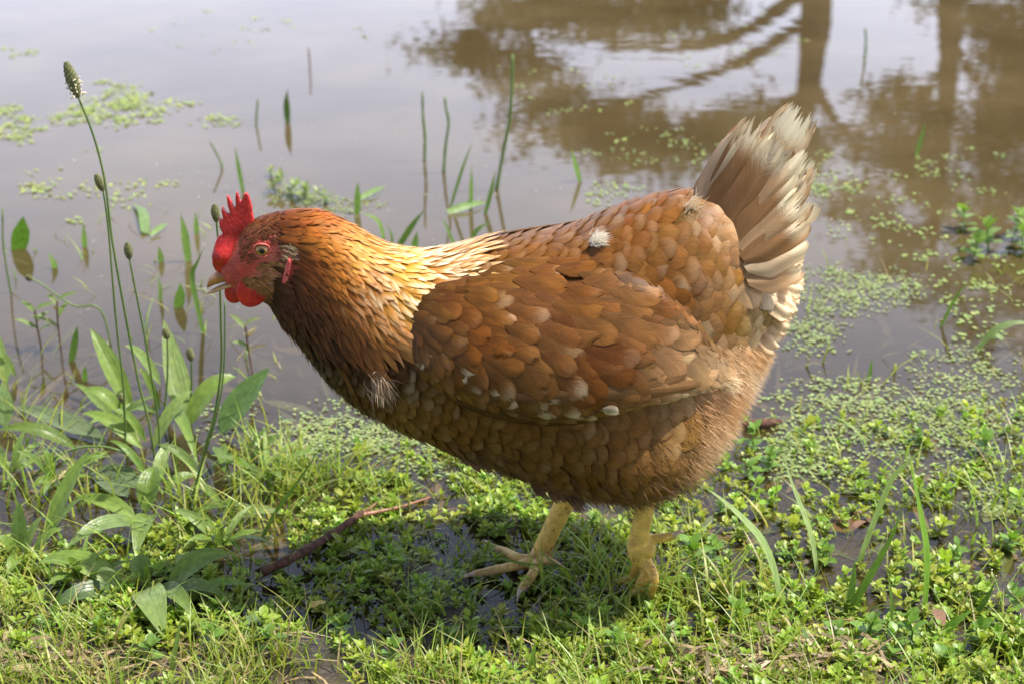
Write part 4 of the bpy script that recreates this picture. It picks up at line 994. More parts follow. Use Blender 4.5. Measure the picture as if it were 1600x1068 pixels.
for pts, w_ in [([(367, 229), (372, 260), (380, 300)], 6), ([(739, 220), (722, 265), (703, 322)], 4), ([(737, 259), (736, 290), (735, 326)], 6), ([(774, 265), (768, 295), (757, 334)], 6), ([(559, 284), (558, 305), (557, 334)], 9),
                ([(664, 327), (642, 355), (617, 390)], 8), ([(652, 362), (648, 378), (647, 394)], 10), ([(130, 349), (131, 368), (132, 386)], 7), ([(282, 334), (288, 365), (294, 408)], 11), ([(305, 330), (306, 350), (307, 366)], 7), ([(282, 442), (281, 460), (277, 481)], 14),
                ([(121, 508), (117, 530), (110, 564)], 9), ([(1447, 192), (1440, 212), (1431, 242)], 7), ([(892, 231), (898, 255), (907, 284)], 8), ([(246, 430), (250, 450), (250, 470)], 5), ([(75, 395), (83, 410), (86, 420)], 8), ([(248, 385), (250, 398), (252, 410)], 8),
                ([(318, 388), (308, 410), (300, 430), (306, 470), (318, 520)], 7), ([(133, 570), (132, 582), (132, 594)], 7), ([(1362, 560), (1360, 575), (1357, 590)], 7), ([(560, 330), (590, 345), (600, 372)], 6), ([(700, 372), (712, 352), (735, 333)], 6), ([(752, 372), (740, 352), (720, 338)], 7), ([(604, 350), (612, 370), (610, 392)], 4),
                ([(690, 340), (700, 360), (712, 385)], 5), ([(770, 345), (745, 360), (730, 385)], 6), ([(1512, 440), (1490, 470), (1468, 510)], 5), ([(860, 352), (840, 358), (820, 366)], 5)]:
    bx_, by_ = pts[-1]
    BL = ('single grass blade in brown water behind the tail' if bx_ > 1200 else 'grass blade standing behind the hen\'s back' if bx_ > 800 else 'grass blade in the tangle between the bare stems and the hen\'s back' if bx_ > 680 else
          'grass blade standing close behind the hen\'s nape' if bx_ > 500 else 'grass blade rising right behind the comb' if by_ < 310 else 'short grass blade in open water beside the tall flower stalks' if by_ < 480 and bx_ < 200 else
          'grass blade in the shallows between beak and flower stalks' if by_ < 530 else 'grass blade in the shallows among the plantain leaves')
    reed(BL, pts, w_, 'grass_blade', flat=True, colr=random.choice([(.13, .24, .04), (.11, .20, .04), (.15, .26, .05)]), group=BG, cat='grass')
reed('broad pointed leaf standing alone in open water', [(36, 338), (33, 360), (27, 390)], 22, 'pond_leaf', flat=True, colr=(.10, .21, .02), cat='leaf')
FG = 'cut blades floating on the pond'
for lb, pts, w_ in [('flat green blade floating on the pond between the bare stems', [(763, 316), (735, 320), (699, 327)], 10), ('pale blade floating on the pond close behind the hen\'s nape', [(604, 291), (585, 298), (562, 306)], 7), ('curled pale leaf floating on the pond, before the comb', [(206, 318), (222, 330), (226, 360)], 14), ('thin pale blade floating beside the curled leaf', [(263, 349), (250, 356), (234, 363)], 7)]:
    reed(lb, pts, w_, 'floating_blade', flat=True, colr=(.17, .27, .08), floating=True, cat='grass', group=FG)
# arching blade by the right margin
reed('long pale arching grass blade drooping over brown water', [(1640, 512), (1600, 504), (1573, 507), (1547, 522), (1525, 545)], 9, 'grass_blade', flat=True, colr=(.24, .33, .14), cat='grass')
reed('short pale drooping blade under the long arching one', [(1600, 574), (1580, 545), (1558, 524), (1548, 530)], 7, 'grass_blade', flat=True, colr=(.24, .33, .14), cat='grass')
# tall blades on the wet bank behind the hen
TG = 'tall grass blades on the wet bank'
for lb, pts, w_, c in [('pale folded grass blade leaning towards the hen\'s tail fluff', [(1095, 757), (1122, 775), (1151, 800), (1180, 830), (1197, 857), (1212, 900), (1221, 942)], 12, (.34, .46, .18)),
        ('pale thin blade rising straight up behind the hen\'s thigh', [(1224, 700), (1231, 735), (1245, 775), (1260, 813), (1270, 850), (1277, 890)], 9, (.36, .46, .20)),
        ('dark green slanting blade with a broad base on the bank', [(1412, 783), (1396, 830), (1369, 880), (1340, 930), (1320, 960)], 12, (.15, .26, .05)),
        ('tallest upright green blade on the bank', [(1420, 710), (1428, 750), (1437, 796), (1446, 850), (1447, 900), (1444, 955)], 12, (.20, .36, .05)),
        ('pale jointed blade leaning away over the puddle', [(1446, 694), (1420, 720), (1394, 746), (1370, 800), (1355, 840), (1338, 880)], 10, (.34, .44, .18)),
        ('short broad blade at the foot of the dark slanting blade', [(1336, 872), (1331, 910), (1321, 958)], 14, (.12, .21, .05)),
        ('grass blade lying low across the bank beside a brown leaf', [(1522, 950), (1490, 972), (1453, 1000)], 12, (.20, .36, .06)),
        ('thin dark blade low over the puddle near the brown leaf', [(1557, 904), (1540, 935), (1513, 966)], 9, (.10, .18, .05)),
        ('thin upright blade between the clover leaves', [(1385, 883), (1392, 930), (1394, 1000)], 6, (.13, .22, .04)),
        ('short pale blade in the clover beside the straw', [(1333, 1002), (1324, 1030), (1314, 1064)], 9, (.18, .28, .09)),
        ('blue-green bent blade beside the dry straw', [(1251, 975), (1262, 1005), (1258, 1038)], 13, (.22, .33, .15)),
        ('pale upright blade in the front lawn below the feet', [(836, 997), (832, 1030), (825, 1072)], 11, (.20, .32, .06)),
        ('thin pale stem in the front lawn below the plantain rosette', [(285, 955), (275, 1005), (262, 1068)], 7, (.22, .30, .09)),
        ('thin grass blade leaning in the lawn below the low rosette', [(104, 905), (90, 935), (74, 970)], 5, (.16, .26, .05)),
        ('green blade bent over the fallen twig', [(500, 700), (470, 745), (430, 800), (405, 842)], 5, (.12, .20, .05)),
        ('long thin blade arching over the hen\'s front toes', [(700, 905), (760, 873), (820, 880), (880, 890), (905, 905)], 4, (.12, .20, .04)),
        ('thin straight blade crossing the hen\'s front shank', [(838, 853), (862, 876), (888, 895), (892, 899)], 5, (.15, .24, .05))]:
    reed(lb, pts, w_, 'grass_blade', flat=True, colr=c, group=TG, cat='grass')

# --- sprigs of small leaved creeping plants
def sprig_geo(r, n=9, L=.009, kind=0, h=.012):
    """one sprig: a thin stem and whorls of small leaves; returns list of (V,Q,part)"""
    out = []; st = path([np.zeros(3), np.array([r.normal(0, .002), r.normal(0, .002), h * .6]), np.array([r.normal(0, .003), r.normal(0, .003), h])], 5)
    V, Q, T = tube(st, .0006, 4); out.append(('stem', V, Q, T))
    for k in range(n):
        lay = k / n; az = k * 2.39996 + r.normal(0, .2); el = np.interp(lay, [0, 1], [.05, .95]) + r.normal(0, .12)
        b = st[min(4, 1 + int(lay * 4))]; l = L * np.interp(lay, [0, .5, 1], [1.0, 1.05, .6]) * r.uniform(.85, 1.15)
        d = np.array([math.cos(az) * math.cos(el), math.sin(az) * math.cos(el), math.sin(el)])
        e_ = b + d * l; m_ = (b + e_) / 2 + UP * l * .12
        t_ = np.linspace(0, 1, 4)[:, None]; C = b * (1 - t_) ** 2 + 2 * m_ * t_ * (1 - t_) + e_ * t_ * t_
        V, Q, fuv = leafgeo(C, l * (.21 if kind == 0 else .36), .25, lance if kind == 0 else oval, 3, UP + d * -.3); out.append(('leaf', V, Q, None))
    return out
r_s = np.random.default_rng(5)
TEMPL = [sprig_geo(r_s, 12, .0100, 0, .012) for _ in range(4)] + [sprig_geo(r_s, 9, .0115, 1, .018) for _ in range(3)]
def merged(tp):
    V = []; Q = []; T = []; n = 0
    for p in tp:
        V.append(p[1]); Q.append(p[2] + n)
        if p[3] is not None and len(p[3]): T.append(np.asarray(p[3]) + n)
        n += len(p[1])
    return np.concatenate(V), np.concatenate(Q), (np.concatenate(T) if T else np.zeros((0, 3), int))
TM = [merged(t) for t in TEMPL]
def scatter(mb, tmpl, P, S, az, tilt, col):
    V, Q, T = tmpl; n = len(P); ca, sa = np.cos(az), np.sin(az)
    A = V[None] * S[:, None, None]
    tx, ty = tilt[:, 0], tilt[:, 1]
    A = A + np.stack([A[..., 2] * tx[:, None], A[..., 2] * ty[:, None], 0 * A[..., 2]], -1)
    B = np.stack([A[..., 0] * ca[:, None] - A[..., 1] * sa[:, None], A[..., 0] * sa[:, None] + A[..., 1] * ca[:, None], A[..., 2]], -1) + P[:, None]
    k = np.arange(n)[:, None, None] * len(V)
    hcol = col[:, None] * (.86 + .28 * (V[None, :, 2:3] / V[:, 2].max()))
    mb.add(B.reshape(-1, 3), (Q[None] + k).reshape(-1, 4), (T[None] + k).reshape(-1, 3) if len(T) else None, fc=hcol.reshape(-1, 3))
SH = ([-300, 0, 200, 350, 450, 600, 700, 900, 1100, 1250, 1600, 1900], [860, 845, 815, 790, 765, 715, 690, 690, 680, 668, 620, 600])
def patch(x, y): return sines(x, y, 31, .11, 7)
def ground_pts(n, y0, y1, dens):
    x = rng.uniform(-1.05, 1.05, n * 6); y = rng.uniform(y0, y1, n * 6); z = terrain(x, y); P = np.stack([x, y, z], 1)
    px, py = project(np.stack([x, y, 0 * x], 1)); k = np.nonzero(rng.random(len(x)) < dens(px, py, x, y))[0][:n]
    return P[k], px[k], py[k]
def dens_cover(px, py, x, y):
    sh = np.interp(px, *SH); d = np.clip((py - sh + 25) / 70, 0, 1)
    right = np.clip((px - 1040) / 120, 0, 1) * np.clip((960 - py) / 60, 0, 1)
    pt = np.clip(.5 + .55 * patch(x, y), 0, 1)
    leftpud = np.exp(-(((px - 330) / 130) ** 2 + ((py - 830) / 45) ** 2)) * .6
    front = np.clip((py - 980) / 60, 0, 1) * .55
    feet = np.exp(-(((px - 800) / 75) ** 2 + ((py - 888) / 30) ** 2)) + np.exp(-(((px - 1010) / 45) ** 2 + ((py - 920) / 26) ** 2))
    return np.clip(d * (1 - right * .62) * (.22 + .78 * np.where(px > 1000, pt ** 1.3, pt)) * (1 - .92 * np.clip(feet, 0, 1)) - leftpud - front * (px < 700), 0, 1)
P, px, py = ground_pts(12000, -.62, .42, dens_cover)
P[:, 2] = np.maximum(P[:, 2], -.006) - .001
gc = MB(); kind = rng.integers(0, 7, len(P)); kind = np.where((px > 1020) & (rng.random(len(P)) < .6), rng.integers(4, 7, len(P)), np.where(kind > 3, rng.integers(0, 5, len(P)), kind))
base_c = np.stack([rng.uniform(.20, .30, len(P)), rng.uniform(.30, .38, len(P)), rng.uniform(.025, .05, len(P))], 1) * rng.uniform(.75, 1.15, (len(P), 1))
S = rng.uniform(.4, .95, len(P)) * np.where(rng.random(len(P)) < .12, 1.35, 1.0) * np.where(kind > 3, .82, 1.0)
for k in range(7):
    i = kind == k
    scatter(gc, TM[k], P[i], S[i], rng.uniform(0, 6.28, i.sum()), rng.normal(0, .35, (i.sum(), 2)), base_c[i])
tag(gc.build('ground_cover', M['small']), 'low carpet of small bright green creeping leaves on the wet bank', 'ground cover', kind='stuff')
# larger sprigs, one by one
SG = 'leafy sprigs standing out of the wet bank'
proto = {}
def sprig(px, py, sz, kind, label='bright green leafy sprig standing above the low ground cover', group=SG, z=None, col=(.135, .25, .035)):
    O = gnd(px, py); O[2] = max(float(terrain(O[0], O[1])), -.004) if z is None else z
    t = thing('leafy_sprig', label, 'plant', group); t.location = O; t.rotation_euler = (rng.normal(0, .15), rng.normal(0, .15), rng.uniform(0, 6.28)); s_ = sz * scale_at(O) / .022; t.scale = (s_, s_, s_)
    key = (kind, col)
    if key not in proto:
        L = []
        for nm, V, Q, T in TEMPL[kind]:
            mb = MB(); mb.add(V, Q, T, fc=np.array([col]) * random.uniform(.85, 1.15)); L.append((nm, mb.mesh(nm)))
        for nm, me in L: me.materials.append(M['small'])
        proto[key] = L
    for nm, me in proto[key]:
        o = bpy.data.objects.new(nm, me); COL.objects.link(o); o.parent = t
def where(x, y):
    if x > 1040 and y < 760: return 'leafy sprig in the duckweed shallows behind the hen\'s thigh'
    if x > 1040 and y < 860 and x < 1260: return 'small leafy sprig between the two pale leaning blades'
    if 1050 < x < 1130 and y < 920: return 'large upright sprig close behind the hen\'s hind foot'
    if x > 1260 and 995 < y: return 'big round leaved sprig in the lush patch beside the dry straw'
    if x > 1260: return 'leafy sprig at the puddle around the tall grass blades'
    if x > 1040: return 'leafy sprig on the bank between hind foot and dry straw'
    if y < 760 and x > 450: return 'small sprig at the waterline below the hen\'s breast'
    if y < 830 and x > 700: return 'sprig in the shade directly under the hen\'s belly'
    if y < 830 and x > 450: return 'small sprig beside the forked end of the fallen twig'
    if y < 880: return 'small sprig between the plantain tuft and the plantain rosette'
    if x < 300: return 'leafy sprig in the strawy lawn below the low plantain rosette'
    if x < 650: return 'leafy sprig in the front lawn below the fallen twig'
    return 'leafy sprig in the front lawn below the hen\'s feet'
for (x, y, s_, k) in [(1085, 900, 62, 5), (1110, 880, 44, 6), (1182, 700, 44, 4), (1200, 730, 40, 5), (1165, 740, 36, 4), (1440, 690, 40, 0), (1532, 712, 44, 5), (1290, 880, 40, 6), (1480, 870, 44, 6), (1350, 1015, 56, 5), (1420, 1020, 60, 6), (1390, 1050, 52, 4), (1470, 1050, 46, 5), (1300, 1020, 46, 6), (1150, 980, 44, 5),
                      (1230, 870, 36, 1), (1120, 800, 36, 2), (562, 700, 34, 2), (690, 668, 34, 3), (640, 640, 26, 2), (745, 725, 38, 1), (880, 980, 40, 3), (700, 1010, 46, 4), (540, 1000, 46, 6), (330, 1010, 44, 5), (240, 1045, 48, 6), (420, 1040, 48, 4), (610, 1045, 44, 5), (760, 1050, 40, 3), (960, 1040, 44, 5), (1040, 1010, 40, 4),
                      (150, 830, 30, 0), (120, 870, 34, 2), (180, 850, 30, 3), (20, 760, 34, 2), (1570, 860, 40, 5), (1585, 960, 44, 6), (1530, 1010, 46, 5), (470, 790, 30, 1), (930, 815, 34, 0), (800, 790, 32, 2), (60, 1000, 40, 4), (150, 1010, 36, 5)]:
    sprig(x, y, s_, k, where(x, y))
for (x, y, s_, k) in [(1505, 362, 46, 4), (1545, 392, 56, 5), (1580, 372, 50, 6), (1518, 405, 44, 5), (1600, 395, 52, 4)]:
    sprig(x, y, s_, k, 'leafy sprig of the floating weed raft on brown water behind the tail', 'sprigs of the floating raft', -.002, (.17, .27, .06))
for (x, y, s_, k) in [(432, 300, 40, 1), (455, 306, 44, 2), (480, 312, 40, 0), (440, 285, 30, 3), (505, 318, 34, 1), (425, 275, 26, 2)]:
    sprig(x, y, s_, k, 'pale leafy sprig of the small weed mound floating behind the hen\'s head', 'sprigs of the weed mound behind the head', -.002, (.20, .27, .09))
WG = 'red stemmed weeds in the shallows'
for lb, pts, lv in [('red stemmed waterweed with narrow leaves, in the shallows left of the tall flower stalks', [(54, 484), (58, 510), (65, 546)], 6), ('red stemmed waterweed with few leaves next to the bent flower stalk', [(89, 470), (90, 500), (95, 545)], 5), ('red stemmed waterweed under the hen\'s throat', [(383, 508), (388, 545), (395, 586)], 7)]:
    O = gnd(*pts[-1]); t = thing('waterweed', lb, 'plant', WG); t.location = O
    C = path([at(x, y, O[1]) for x, y in pts], 12) - O; C[-1][2] -= .01
    mb = MB(); mb.add(*tube(C, .0011, 5)); link('stem', mb.mesh('stem'), M['brownstalk'], t)
    for k in range(lv):
        b = C[int(k * 9 / lv)]; az = k * 2.4; l = random.uniform(.016, .028); e_ = b + np.array([math.cos(az) * l, math.sin(az) * l, random.uniform(.003, .016)])
        V, Q, fuv = leafgeo(bez(b, e_, .004, 7), .0030, .3, lance, 5); mb = MB(); mb.add(V, Q, fc=np.array([random.choice([(.15, .22, .06), (.17, .22, .08), (.16, .13, .05)])]), fuv=fuv, fr=np.full(len(V), random.random())); link('leaf', mb.mesh('leaf'), M['leaf'], t)

# --- grass and straw
def blades(mb, P, H, W, lean, col, bend=.5, nseg=4):
    n = len(P); az = rng.uniform(0, 6.28, n); d = np.stack([np.cos(az), np.sin(az), 0 * az], 1); sd = np.stack([-np.sin(az + rng.normal(0, .6, n)), np.cos(az), 0 * az], 1); sd = nrm(sd + np.array([.6, 0, 0]) * rng.choice([-1, 1], (n, 1)))
    t_ = np.linspace(0, 1, nseg + 1); V = np.zeros((n, nseg + 1, 2, 3))
    for j, t in enumerate(t_):
        c = P + UP * (H * (t - bend * .35 * t * t * lean))[:, None] + d * (H * lean * (t ** 1.7) * bend * 2)[:, None]
        w_ = (W * (1 - t ** 1.6) + .00008)[:, None]; V[:, j, 0] = c - sd * w_; V[:, j, 1] = c + sd * w_
    q = np.array([[2 * j, 2 * j + 1, 2 * j + 3, 2 * j + 2] for j in range(nseg)])
    mb.add(V.reshape(-1, 3), (q[None] + np.arange(n)[:, None, None] * (2 * nseg + 2)).reshape(-1, 4), fc=np.repeat(col, 2 * nseg + 2, 0))
gr = MB()
def gcol(n, dry=0.0):
    c = np.stack([rng.uniform(.20, .32, n), rng.uniform(.29, .38, n), rng.uniform(.035, .065, n)], 1) * rng.uniform(.75, 1.15, (n, 1)); k = rng.random(n) < dry
    c[k] = np.array([.34, .27, .12]) * rng.uniform(.6, 1.3, (k.sum(), 1)); return c
fr_edge = lambda px: np.interp(px, [-200, 0, 300, 500, 700, 900, 1100, 1300, 1800], [925, 940, 985, 985, 1000, 1010, 1010, 1030, 1040])
P, px, py = ground_pts(19000, -.62, .1, lambda px, py, x, y: np.clip((py - fr_edge(px)) / 60, 0, 1) * np.clip(.45 + .5 * patch(x + 3, y), .05, 1) * np.interp(px, [0, 600, 1100, 1600], [1, .9, .55, .5]))
blades(gr, P, rng.uniform(.012, .046, len(P)), rng.uniform(.0005, .0011, len(P)), rng.uniform(.2, 1.3, len(P)), gcol(len(P), .2))
P, px, py = ground_pts(7000, -.62, .45, lambda px, py, x, y: dens_cover(px, py, x, y) * .8 + .03 * (py > np.interp(px, *SH)))
P[:, 2] = np.maximum(P[:, 2], -.005)
blades(gr, P, rng.uniform(.012, .040, len(P)), rng.uniform(.0005, .0012, len(P)), rng.uniform(.3, 1.5, len(P)), gcol(len(P), .06) * .9)
tuft = np.concatenate([gnd(x, y) + rng.normal(0, s_, (n, 3)) * (1, 1, 0) for x, y, s_, n in [(60, 800, .03, 40), (120, 770, .03, 40), (300, 775, .03, 45), (360, 815, .025, 45), (30, 700, .03, 30), (250, 860, .03, 40), (90, 900, .03, 40), (20, 640, .03, 20), (400, 830, .03, 40), (470, 760, .018, 60), (500, 750, .02, 60), (440, 770, .02, 50), (430, 745, .02, 40), (730, 720, .02, 30), (960, 900, .02, 50), (930, 930, .025, 50), (1120, 930, .02, 40), (1160, 1000, .02, 40), (400, 700, .02, 20), (1480, 760, .03, 30), (1560, 800, .03, 30), (560, 735, .02, 16), (1000, 930, .015, 30), (1040, 930, .02, 40), (1060, 905, .02, 30)]])
tuft[:, 2] = -.003
blades(gr, tuft, rng.uniform(.025, .055, len(tuft)), rng.uniform(.0007, .0015, len(tuft)), rng.uniform(.3, 1.3, len(tuft)), gcol(len(tuft), .04))
P, px, py = ground_pts(560, .05, .95, lambda px, py, x, y: ((px < 460) & (py < 800)) * .5 + ((px > 1150) & (py > 420)) * .4)
P[:, 2] = -.004
blades(gr, P, rng.uniform(.012, .04, len(P)), rng.uniform(.0006, .0014, len(P)), rng.uniform(.4, 1.8, len(P)), gcol(len(P), .12) * .95)
tag(gr.build('grass', M['small']), 'short bright grass growing over the wet bank', 'grass', kind='stuff')
st = MB()
def straws(P, L, W, col):
    n = len(P); az = rng.uniform(0, 6.28, n); d = np.stack([np.cos(az), np.sin(az) * .8, rng.normal(0, .22, n)], 1) * L[:, None]; sd = nrm(np.cross(d, UP + rng.normal(0, .3, (n, 3)))) * W[:, None]; up = UP * (L * rng.uniform(.0, .14, n))[:, None]
    V = np.stack([P - d / 2 - sd, P - d / 2 + sd, P + up + sd, P + up - sd, P + d / 2 + sd * .4, P + d / 2 - sd * .4], 1); q = np.array([[0, 1, 2, 3], [3, 2, 4, 5]])
    st.add(V.reshape(-1, 3), (q[None] + np.arange(n)[:, None, None] * 6).reshape(-1, 4), fc=np.repeat(col, 6, 0))
P, px, py = ground_pts(3000, -.62, .0, lambda px, py, x, y: np.clip((py - fr_edge(px) - 5) / 50, 0, 1) * np.clip(.4 + .6 * patch(x, y + 2), .05, 1)); P[:, 2] += .004
straws(P, rng.uniform(.015, .05, len(P)), rng.uniform(.0004, .0010, len(P)), np.array([.36, .27, .14]) * rng.uniform(.45, 1.35, (len(P), 1)))
hp = np.concatenate([gnd(x, y) + rng.normal(0, 1, (n, 3)) * (.035, .014, 0) for x, y, n in [(1240, 1050, 260), (1180, 1060, 120), (1160, 1035, 60), (60, 1050, 120)]]); hp[:, 2] = terrain(hp[:, 0], hp[:, 1]) + rng.uniform(.001, .012, len(hp))
straws(hp, rng.uniform(.012, .04, len(hp)), rng.uniform(.0008, .0020, len(hp)), np.array([.38, .29, .17]) * rng.uniform(.35, 1.3, (len(hp), 1)))
tag(st.build('straw', M['small']), 'dry tan straw lying among the front grass', 'straw', kind='stuff')

# --- duckweed
dw = MB()
def duck(n, cx, cy, rx, ry, cl=8, s0=.0016, s1=.0030, col=(.27, .34, .11)):
    nc = max(1, n // cl); a = rng.uniform(0, 6.28, nc); rr = np.sqrt(rng.random(nc)) * rng.uniform(.6, 1.15, nc)
    cxs, cys = cx + np.cos(a) * rr * rx, cy + np.sin(a) * rr * ry
    P = np.array([gnd(x, y, .0015) for x, y in zip(cxs, cys)]); P = P[rng.integers(0, nc, n)] + rng.normal(0, 1, (n, 3)) * (.008, .008, 0); P[:, 2] = .0010 + rng.uniform(0, .0012, n)
    R_ = rng.uniform(s0, s1, n); th = np.arange(6) / 6 * 6.2832; az = rng.uniform(0, 6.28, n); ec = rng.uniform(.65, 1, n)
    x = np.cos(th)[None] * R_[:, None]; y = np.sin(th)[None] * R_[:, None] * ec[:, None]
    tz = rng.normal(0, .12, (n, 2))
    V = np.stack([x * np.cos(az)[:, None] - y * np.sin(az)[:, None], x * np.sin(az)[:, None] + y * np.cos(az)[:, None], x * tz[:, :1] + y * tz[:, 1:]], -1) + P[:, None]
    f = np.array([[0, 1, 2, 3], [0, 3, 4, 5]]); c = np.array(col) * rng.uniform(.7, 1.25, (n, 1)) * (1 + rng.normal(0, .06, (n, 3)))
    dw.add(V.reshape(-1, 3), (f[None] + 6 * np.arange(n)[:, None, None]).reshape(-1, 4), fc=np.repeat(c, 6, 0))
YG = (.30, .37, .10); PG = (.25, .31, .11)
for a in [(620, 185, 160, 75, 38, 9), (160, 120, 180, 50, 14, 6), (300, 25, 200, 42, 34, 9), (60, 245, 165, 60, 14, 6), (40, 40, 292, 26, 12, 8), (40, 25, 80, 40, 8, 8), (60, 330, 190, 40, 14, 7), (120, 150, 300, 150, 60, 4), (60, 400, 45, 200, 40, 3)]:
    duck(*a, .0022, .0042, YG)
for a in [(520, 545, 665, 95, 45, 8), (260, 600, 690, 60, 30, 8), (260, 480, 690, 70, 45, 6), (200, 430, 720, 60, 40, 6), (300, 470, 308, 55, 16, 10), (200, 540, 320, 60, 18, 7), (120, 350, 660, 60, 40, 5), (160, 660, 720, 60, 25, 6)]:
    duck(*a, .0014, .0026, PG)
for a in [(620, 1300, 455, 75, 48, 10), (360, 1390, 450, 60, 35, 8), (300, 1270, 520, 50, 40, 8), (520, 1300, 630, 110, 45, 9), (620, 1400, 650, 120, 45, 9), (620, 1530, 650, 90, 60, 10), (500, 1240, 700, 60, 40, 9), (300, 1500, 580, 110, 50, 8), (320, 1350, 720, 140, 60, 7), (260, 1540, 740, 90, 60, 7)]:
    duck(*a, .0013, .0027, PG)
for a in [(110, 1300, 290, 50, 30, 5), (120, 1380, 340, 120, 60, 4), (90, 1010, 230, 120, 40, 3), (80, 1470, 270, 110, 50, 4), (70, 950, 300, 50, 20, 6), (60, 1150, 70, 120, 50, 3), (90, 1540, 480, 70, 60, 4), (50, 900, 140, 150, 60, 3), (90, 1500, 420, 100, 50, 5), (60, 1260, 260, 40, 40, 5)]:
    duck(*a, .0020, .0038, (.26, .33, .10))
duck(420, 800, 350, 800, 260, 2, .0006, .0016, (.45, .45, .36))
tag(dw.build('duckweed', M['duck'], None, False), 'pale yellow-green duckweed drifting in patches on the pond', 'duckweed', kind='stuff')

# --- weed and old leaves under the water
sw = MB(); n = 900
x = rng.uniform(-.9, .9, n * 3); y = rng.uniform(.0, 1.0, n * 3); z = terrain(x, y); k = np.nonzero((z < -.004) & (rng.random(n * 3) < np.clip(1.1 - y, .1, 1)))[0][:n]
for i in k:
    b = np.array([x[i], y[i], z[i] + .002]); az = rng.uniform(0, 6.28); l = rng.uniform(.02, .07); top = min(-.002, z[i] + rng.uniform(.002, .03))
    e_ = b + np.array([math.cos(az) * l, math.sin(az) * l, 0]); e_[2] = top
    V, Q, fuv = leafgeo(bez(b, e_, .0, 5), rng.uniform(.0012, .006), .2, lance, 3); V[:, 2] = np.minimum(V[:, 2], -.0015)
    sw.add(V, Q, fc=np.array([random.choice([(.13, .16, .06), (.20, .15, .07), (.10, .13, .04), (.24, .19, .11), (.16, .10, .05)])]), fuv=fuv, fr=np.full(len(V), random.random()))
tag(sw.build('submerged_weed', M['deadleaf']), 'olive and brown drowned leaves under the shallow water', 'pond weed', kind='stuff')

# --- fallen twig, bark and dead leaves
tw = thing('twig', 'dark brown fallen twig with a forked reddish end lying under the breast', 'twig'); O = gnd(410, 893); tw.location = O
C = path([gnd(410, 893, .010), gnd(452, 873, .014), gnd(500, 846, .013), gnd(545, 816, .012), gnd(565, 800, .010)], 22) - O
mb = MB(); V, Q, T = tube(C, np.linspace(.0042, .0034, 22) * (1 + .13 * np.sin(np.arange(22) * 1.7)), 10); V += rng.normal(0, .00025, V.shape); mb.add(V, Q, T); link('twig_stem', mb.mesh('twig_stem'), M['twig'], tw)
for P_ in ([(560, 803), (575, 796), (588, 785)], [(558, 805), (590, 799), (630, 790), (672, 776)]):
    C = path([gnd(x_, y_, .008 - .002 * i) for i, (x_, y_) in enumerate(P_)], 12) - O; mb = MB(); mb.add(*tube(C, np.linspace(.0026, .0010, 12), 8)); link('fork', mb.mesh('fork'), M['twig_red'], tw)
bk_ = MB(); O = gnd(1190, 662); C = path([gnd(1160, 664, .004), gnd(1190, 661, .006), gnd(1222, 657, .003)], 12) - O; V, Q, T = tube(C, np.array([.002, .0045, .005, .0055, .005, .005, .0052, .0048, .0045, .004, .003, .0015]), 9); bk_.add(V, Q, T)
o = bk_.build('driftwood', M['twig']); o.location = O; tag(o, 'short dark piece of driftwood in the shallows behind the thigh', 'driftwood')
def deadleaf(label, a, b, wpx, colr, z=.006, fold=.1, name='dead_leaf', arch=.004, group=None, zb=None):
    A = gnd(*a, z if zb is None else zb); B = gnd(*b, z); O = (A + B) / 2; V, Q, fuv = leafgeo(bez(A, B, arch, 9), wpx * scale_at(O) * .5, fold, lance, 5, UP, 0, .25)
    mb = MB(); mb.add(V - O, Q, fc=np.array([colr]), fuv=fuv, fr=np.full(len(V), random.random())); o = mb.build(name, M['deadleaf']); o.location = O; return tag(o, label, 'leaf', group)
deadleaf('large red-brown dead leaf sunk in the puddle under the tall blades', (1300, 828), (1372, 800), 46, (.22, .12, .08), -.003)
deadleaf('small curled brown leaf caught among the blades on the bank', (1462, 950), (1474, 982), 20, (.20, .11, .06), .014)
deadleaf('grey-brown dead leaf lying in front of the plantain rosette', (368, 998), (456, 980), 16, (.17, .12, .09), .012)
deadleaf('green fallen leaf lying flat beside the grey-brown one', (385, 962), (440, 982), 28, (.10, .16, .06), .012)
deadleaf('small yellow leaf on the dark grass under the hen', (483, 948), (510, 940), 16, (.42, .33, .06), .020)
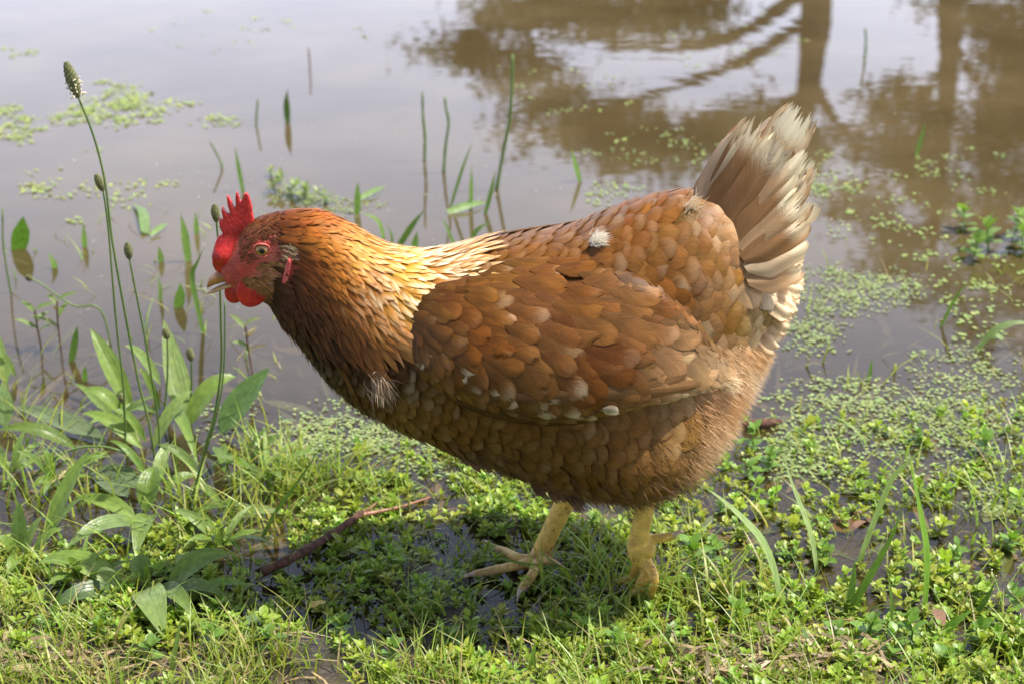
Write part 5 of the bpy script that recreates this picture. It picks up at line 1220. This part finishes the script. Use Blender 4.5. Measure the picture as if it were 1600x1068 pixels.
deadleaf('long straw-coloured dead leaf lying on the water under the plantain', (76, 756), (158, 712), 13, (.50, .40, .22), .006)
deadleaf('narrow orange leaf sunk in brown water behind the tail', (1312, 208), (1404, 188), 9, (.55, .20, .04), -.002, arch=-.001)
deadleaf('wide yellow-green drowned leaf at the edge of the wet bank', (1538, 815), (1592, 775), 40, (.20, .26, .08), -.002)
deadleaf('pale drowned leaf lying behind the raised hind toe', (1060, 870), (1120, 800), 22, (.20, .27, .14), -.002)
deadleaf('pale green drowned leaf close behind the hind shank', (1062, 880), (1108, 930), 12, (.22, .28, .15), -.002)
NG = 'orange pine needles in the grass'
for a, b in (((880, 1008), (990, 1010)), ((991, 1007), (1042, 990)), ((1288, 962), (1340, 970)), ((1335, 968), (1404, 990))):
    O = gnd(*a); C = path([gnd(*a, .014), gnd((a[0] + b[0]) / 2, (a[1] + b[1]) / 2, .017), gnd(*b, .014)], 8) - O; mb = MB(); mb.add(*tube(C, .0006, 5)); o = mb.build('pine_needle', M['twig_red']); o.location = O
    tag(o, 'thin orange-brown pine needle lying in the grass', 'needle', NG)

# --- water drops on the wet leaves
wd = MB(); P, px, py = ground_pts(2400, -.2, .3, lambda px, py, x, y: dens_cover(px, py, x, y)); P[:, 2] = np.maximum(P[:, 2], 0) + rng.uniform(.002, .016, len(P))
V0, Q0 = ellipsoid(np.zeros(3), np.ones(3), 6, 5); rr = rng.uniform(.0003, .0006, len(P))
wd.add((V0[None] * rr[:, None, None] + P[:, None]).reshape(-1, 3), (Q0[None] + np.arange(len(P))[:, None, None] * len(V0)).reshape(-1, 4))
sdm = NT('water_drop'); gl = sdm.n('BsdfGlossy'); gl.inputs['Roughness'].default_value = 0.16; tra = sdm.n('BsdfTransparent'); frn = sdm.n('LayerWeight'); frn.inputs[0].default_value = .35
M['drop'] = sdm.done(sdm.mixsh(sdm.lin(frn.outputs['Facing'], 0, 1, .25, .9), tra.outputs[0], gl.outputs[0]))
tag(wd.build('water_drops', M['drop']), 'tiny bright water drops clinging to the wet leaves', 'water drops', kind='stuff')
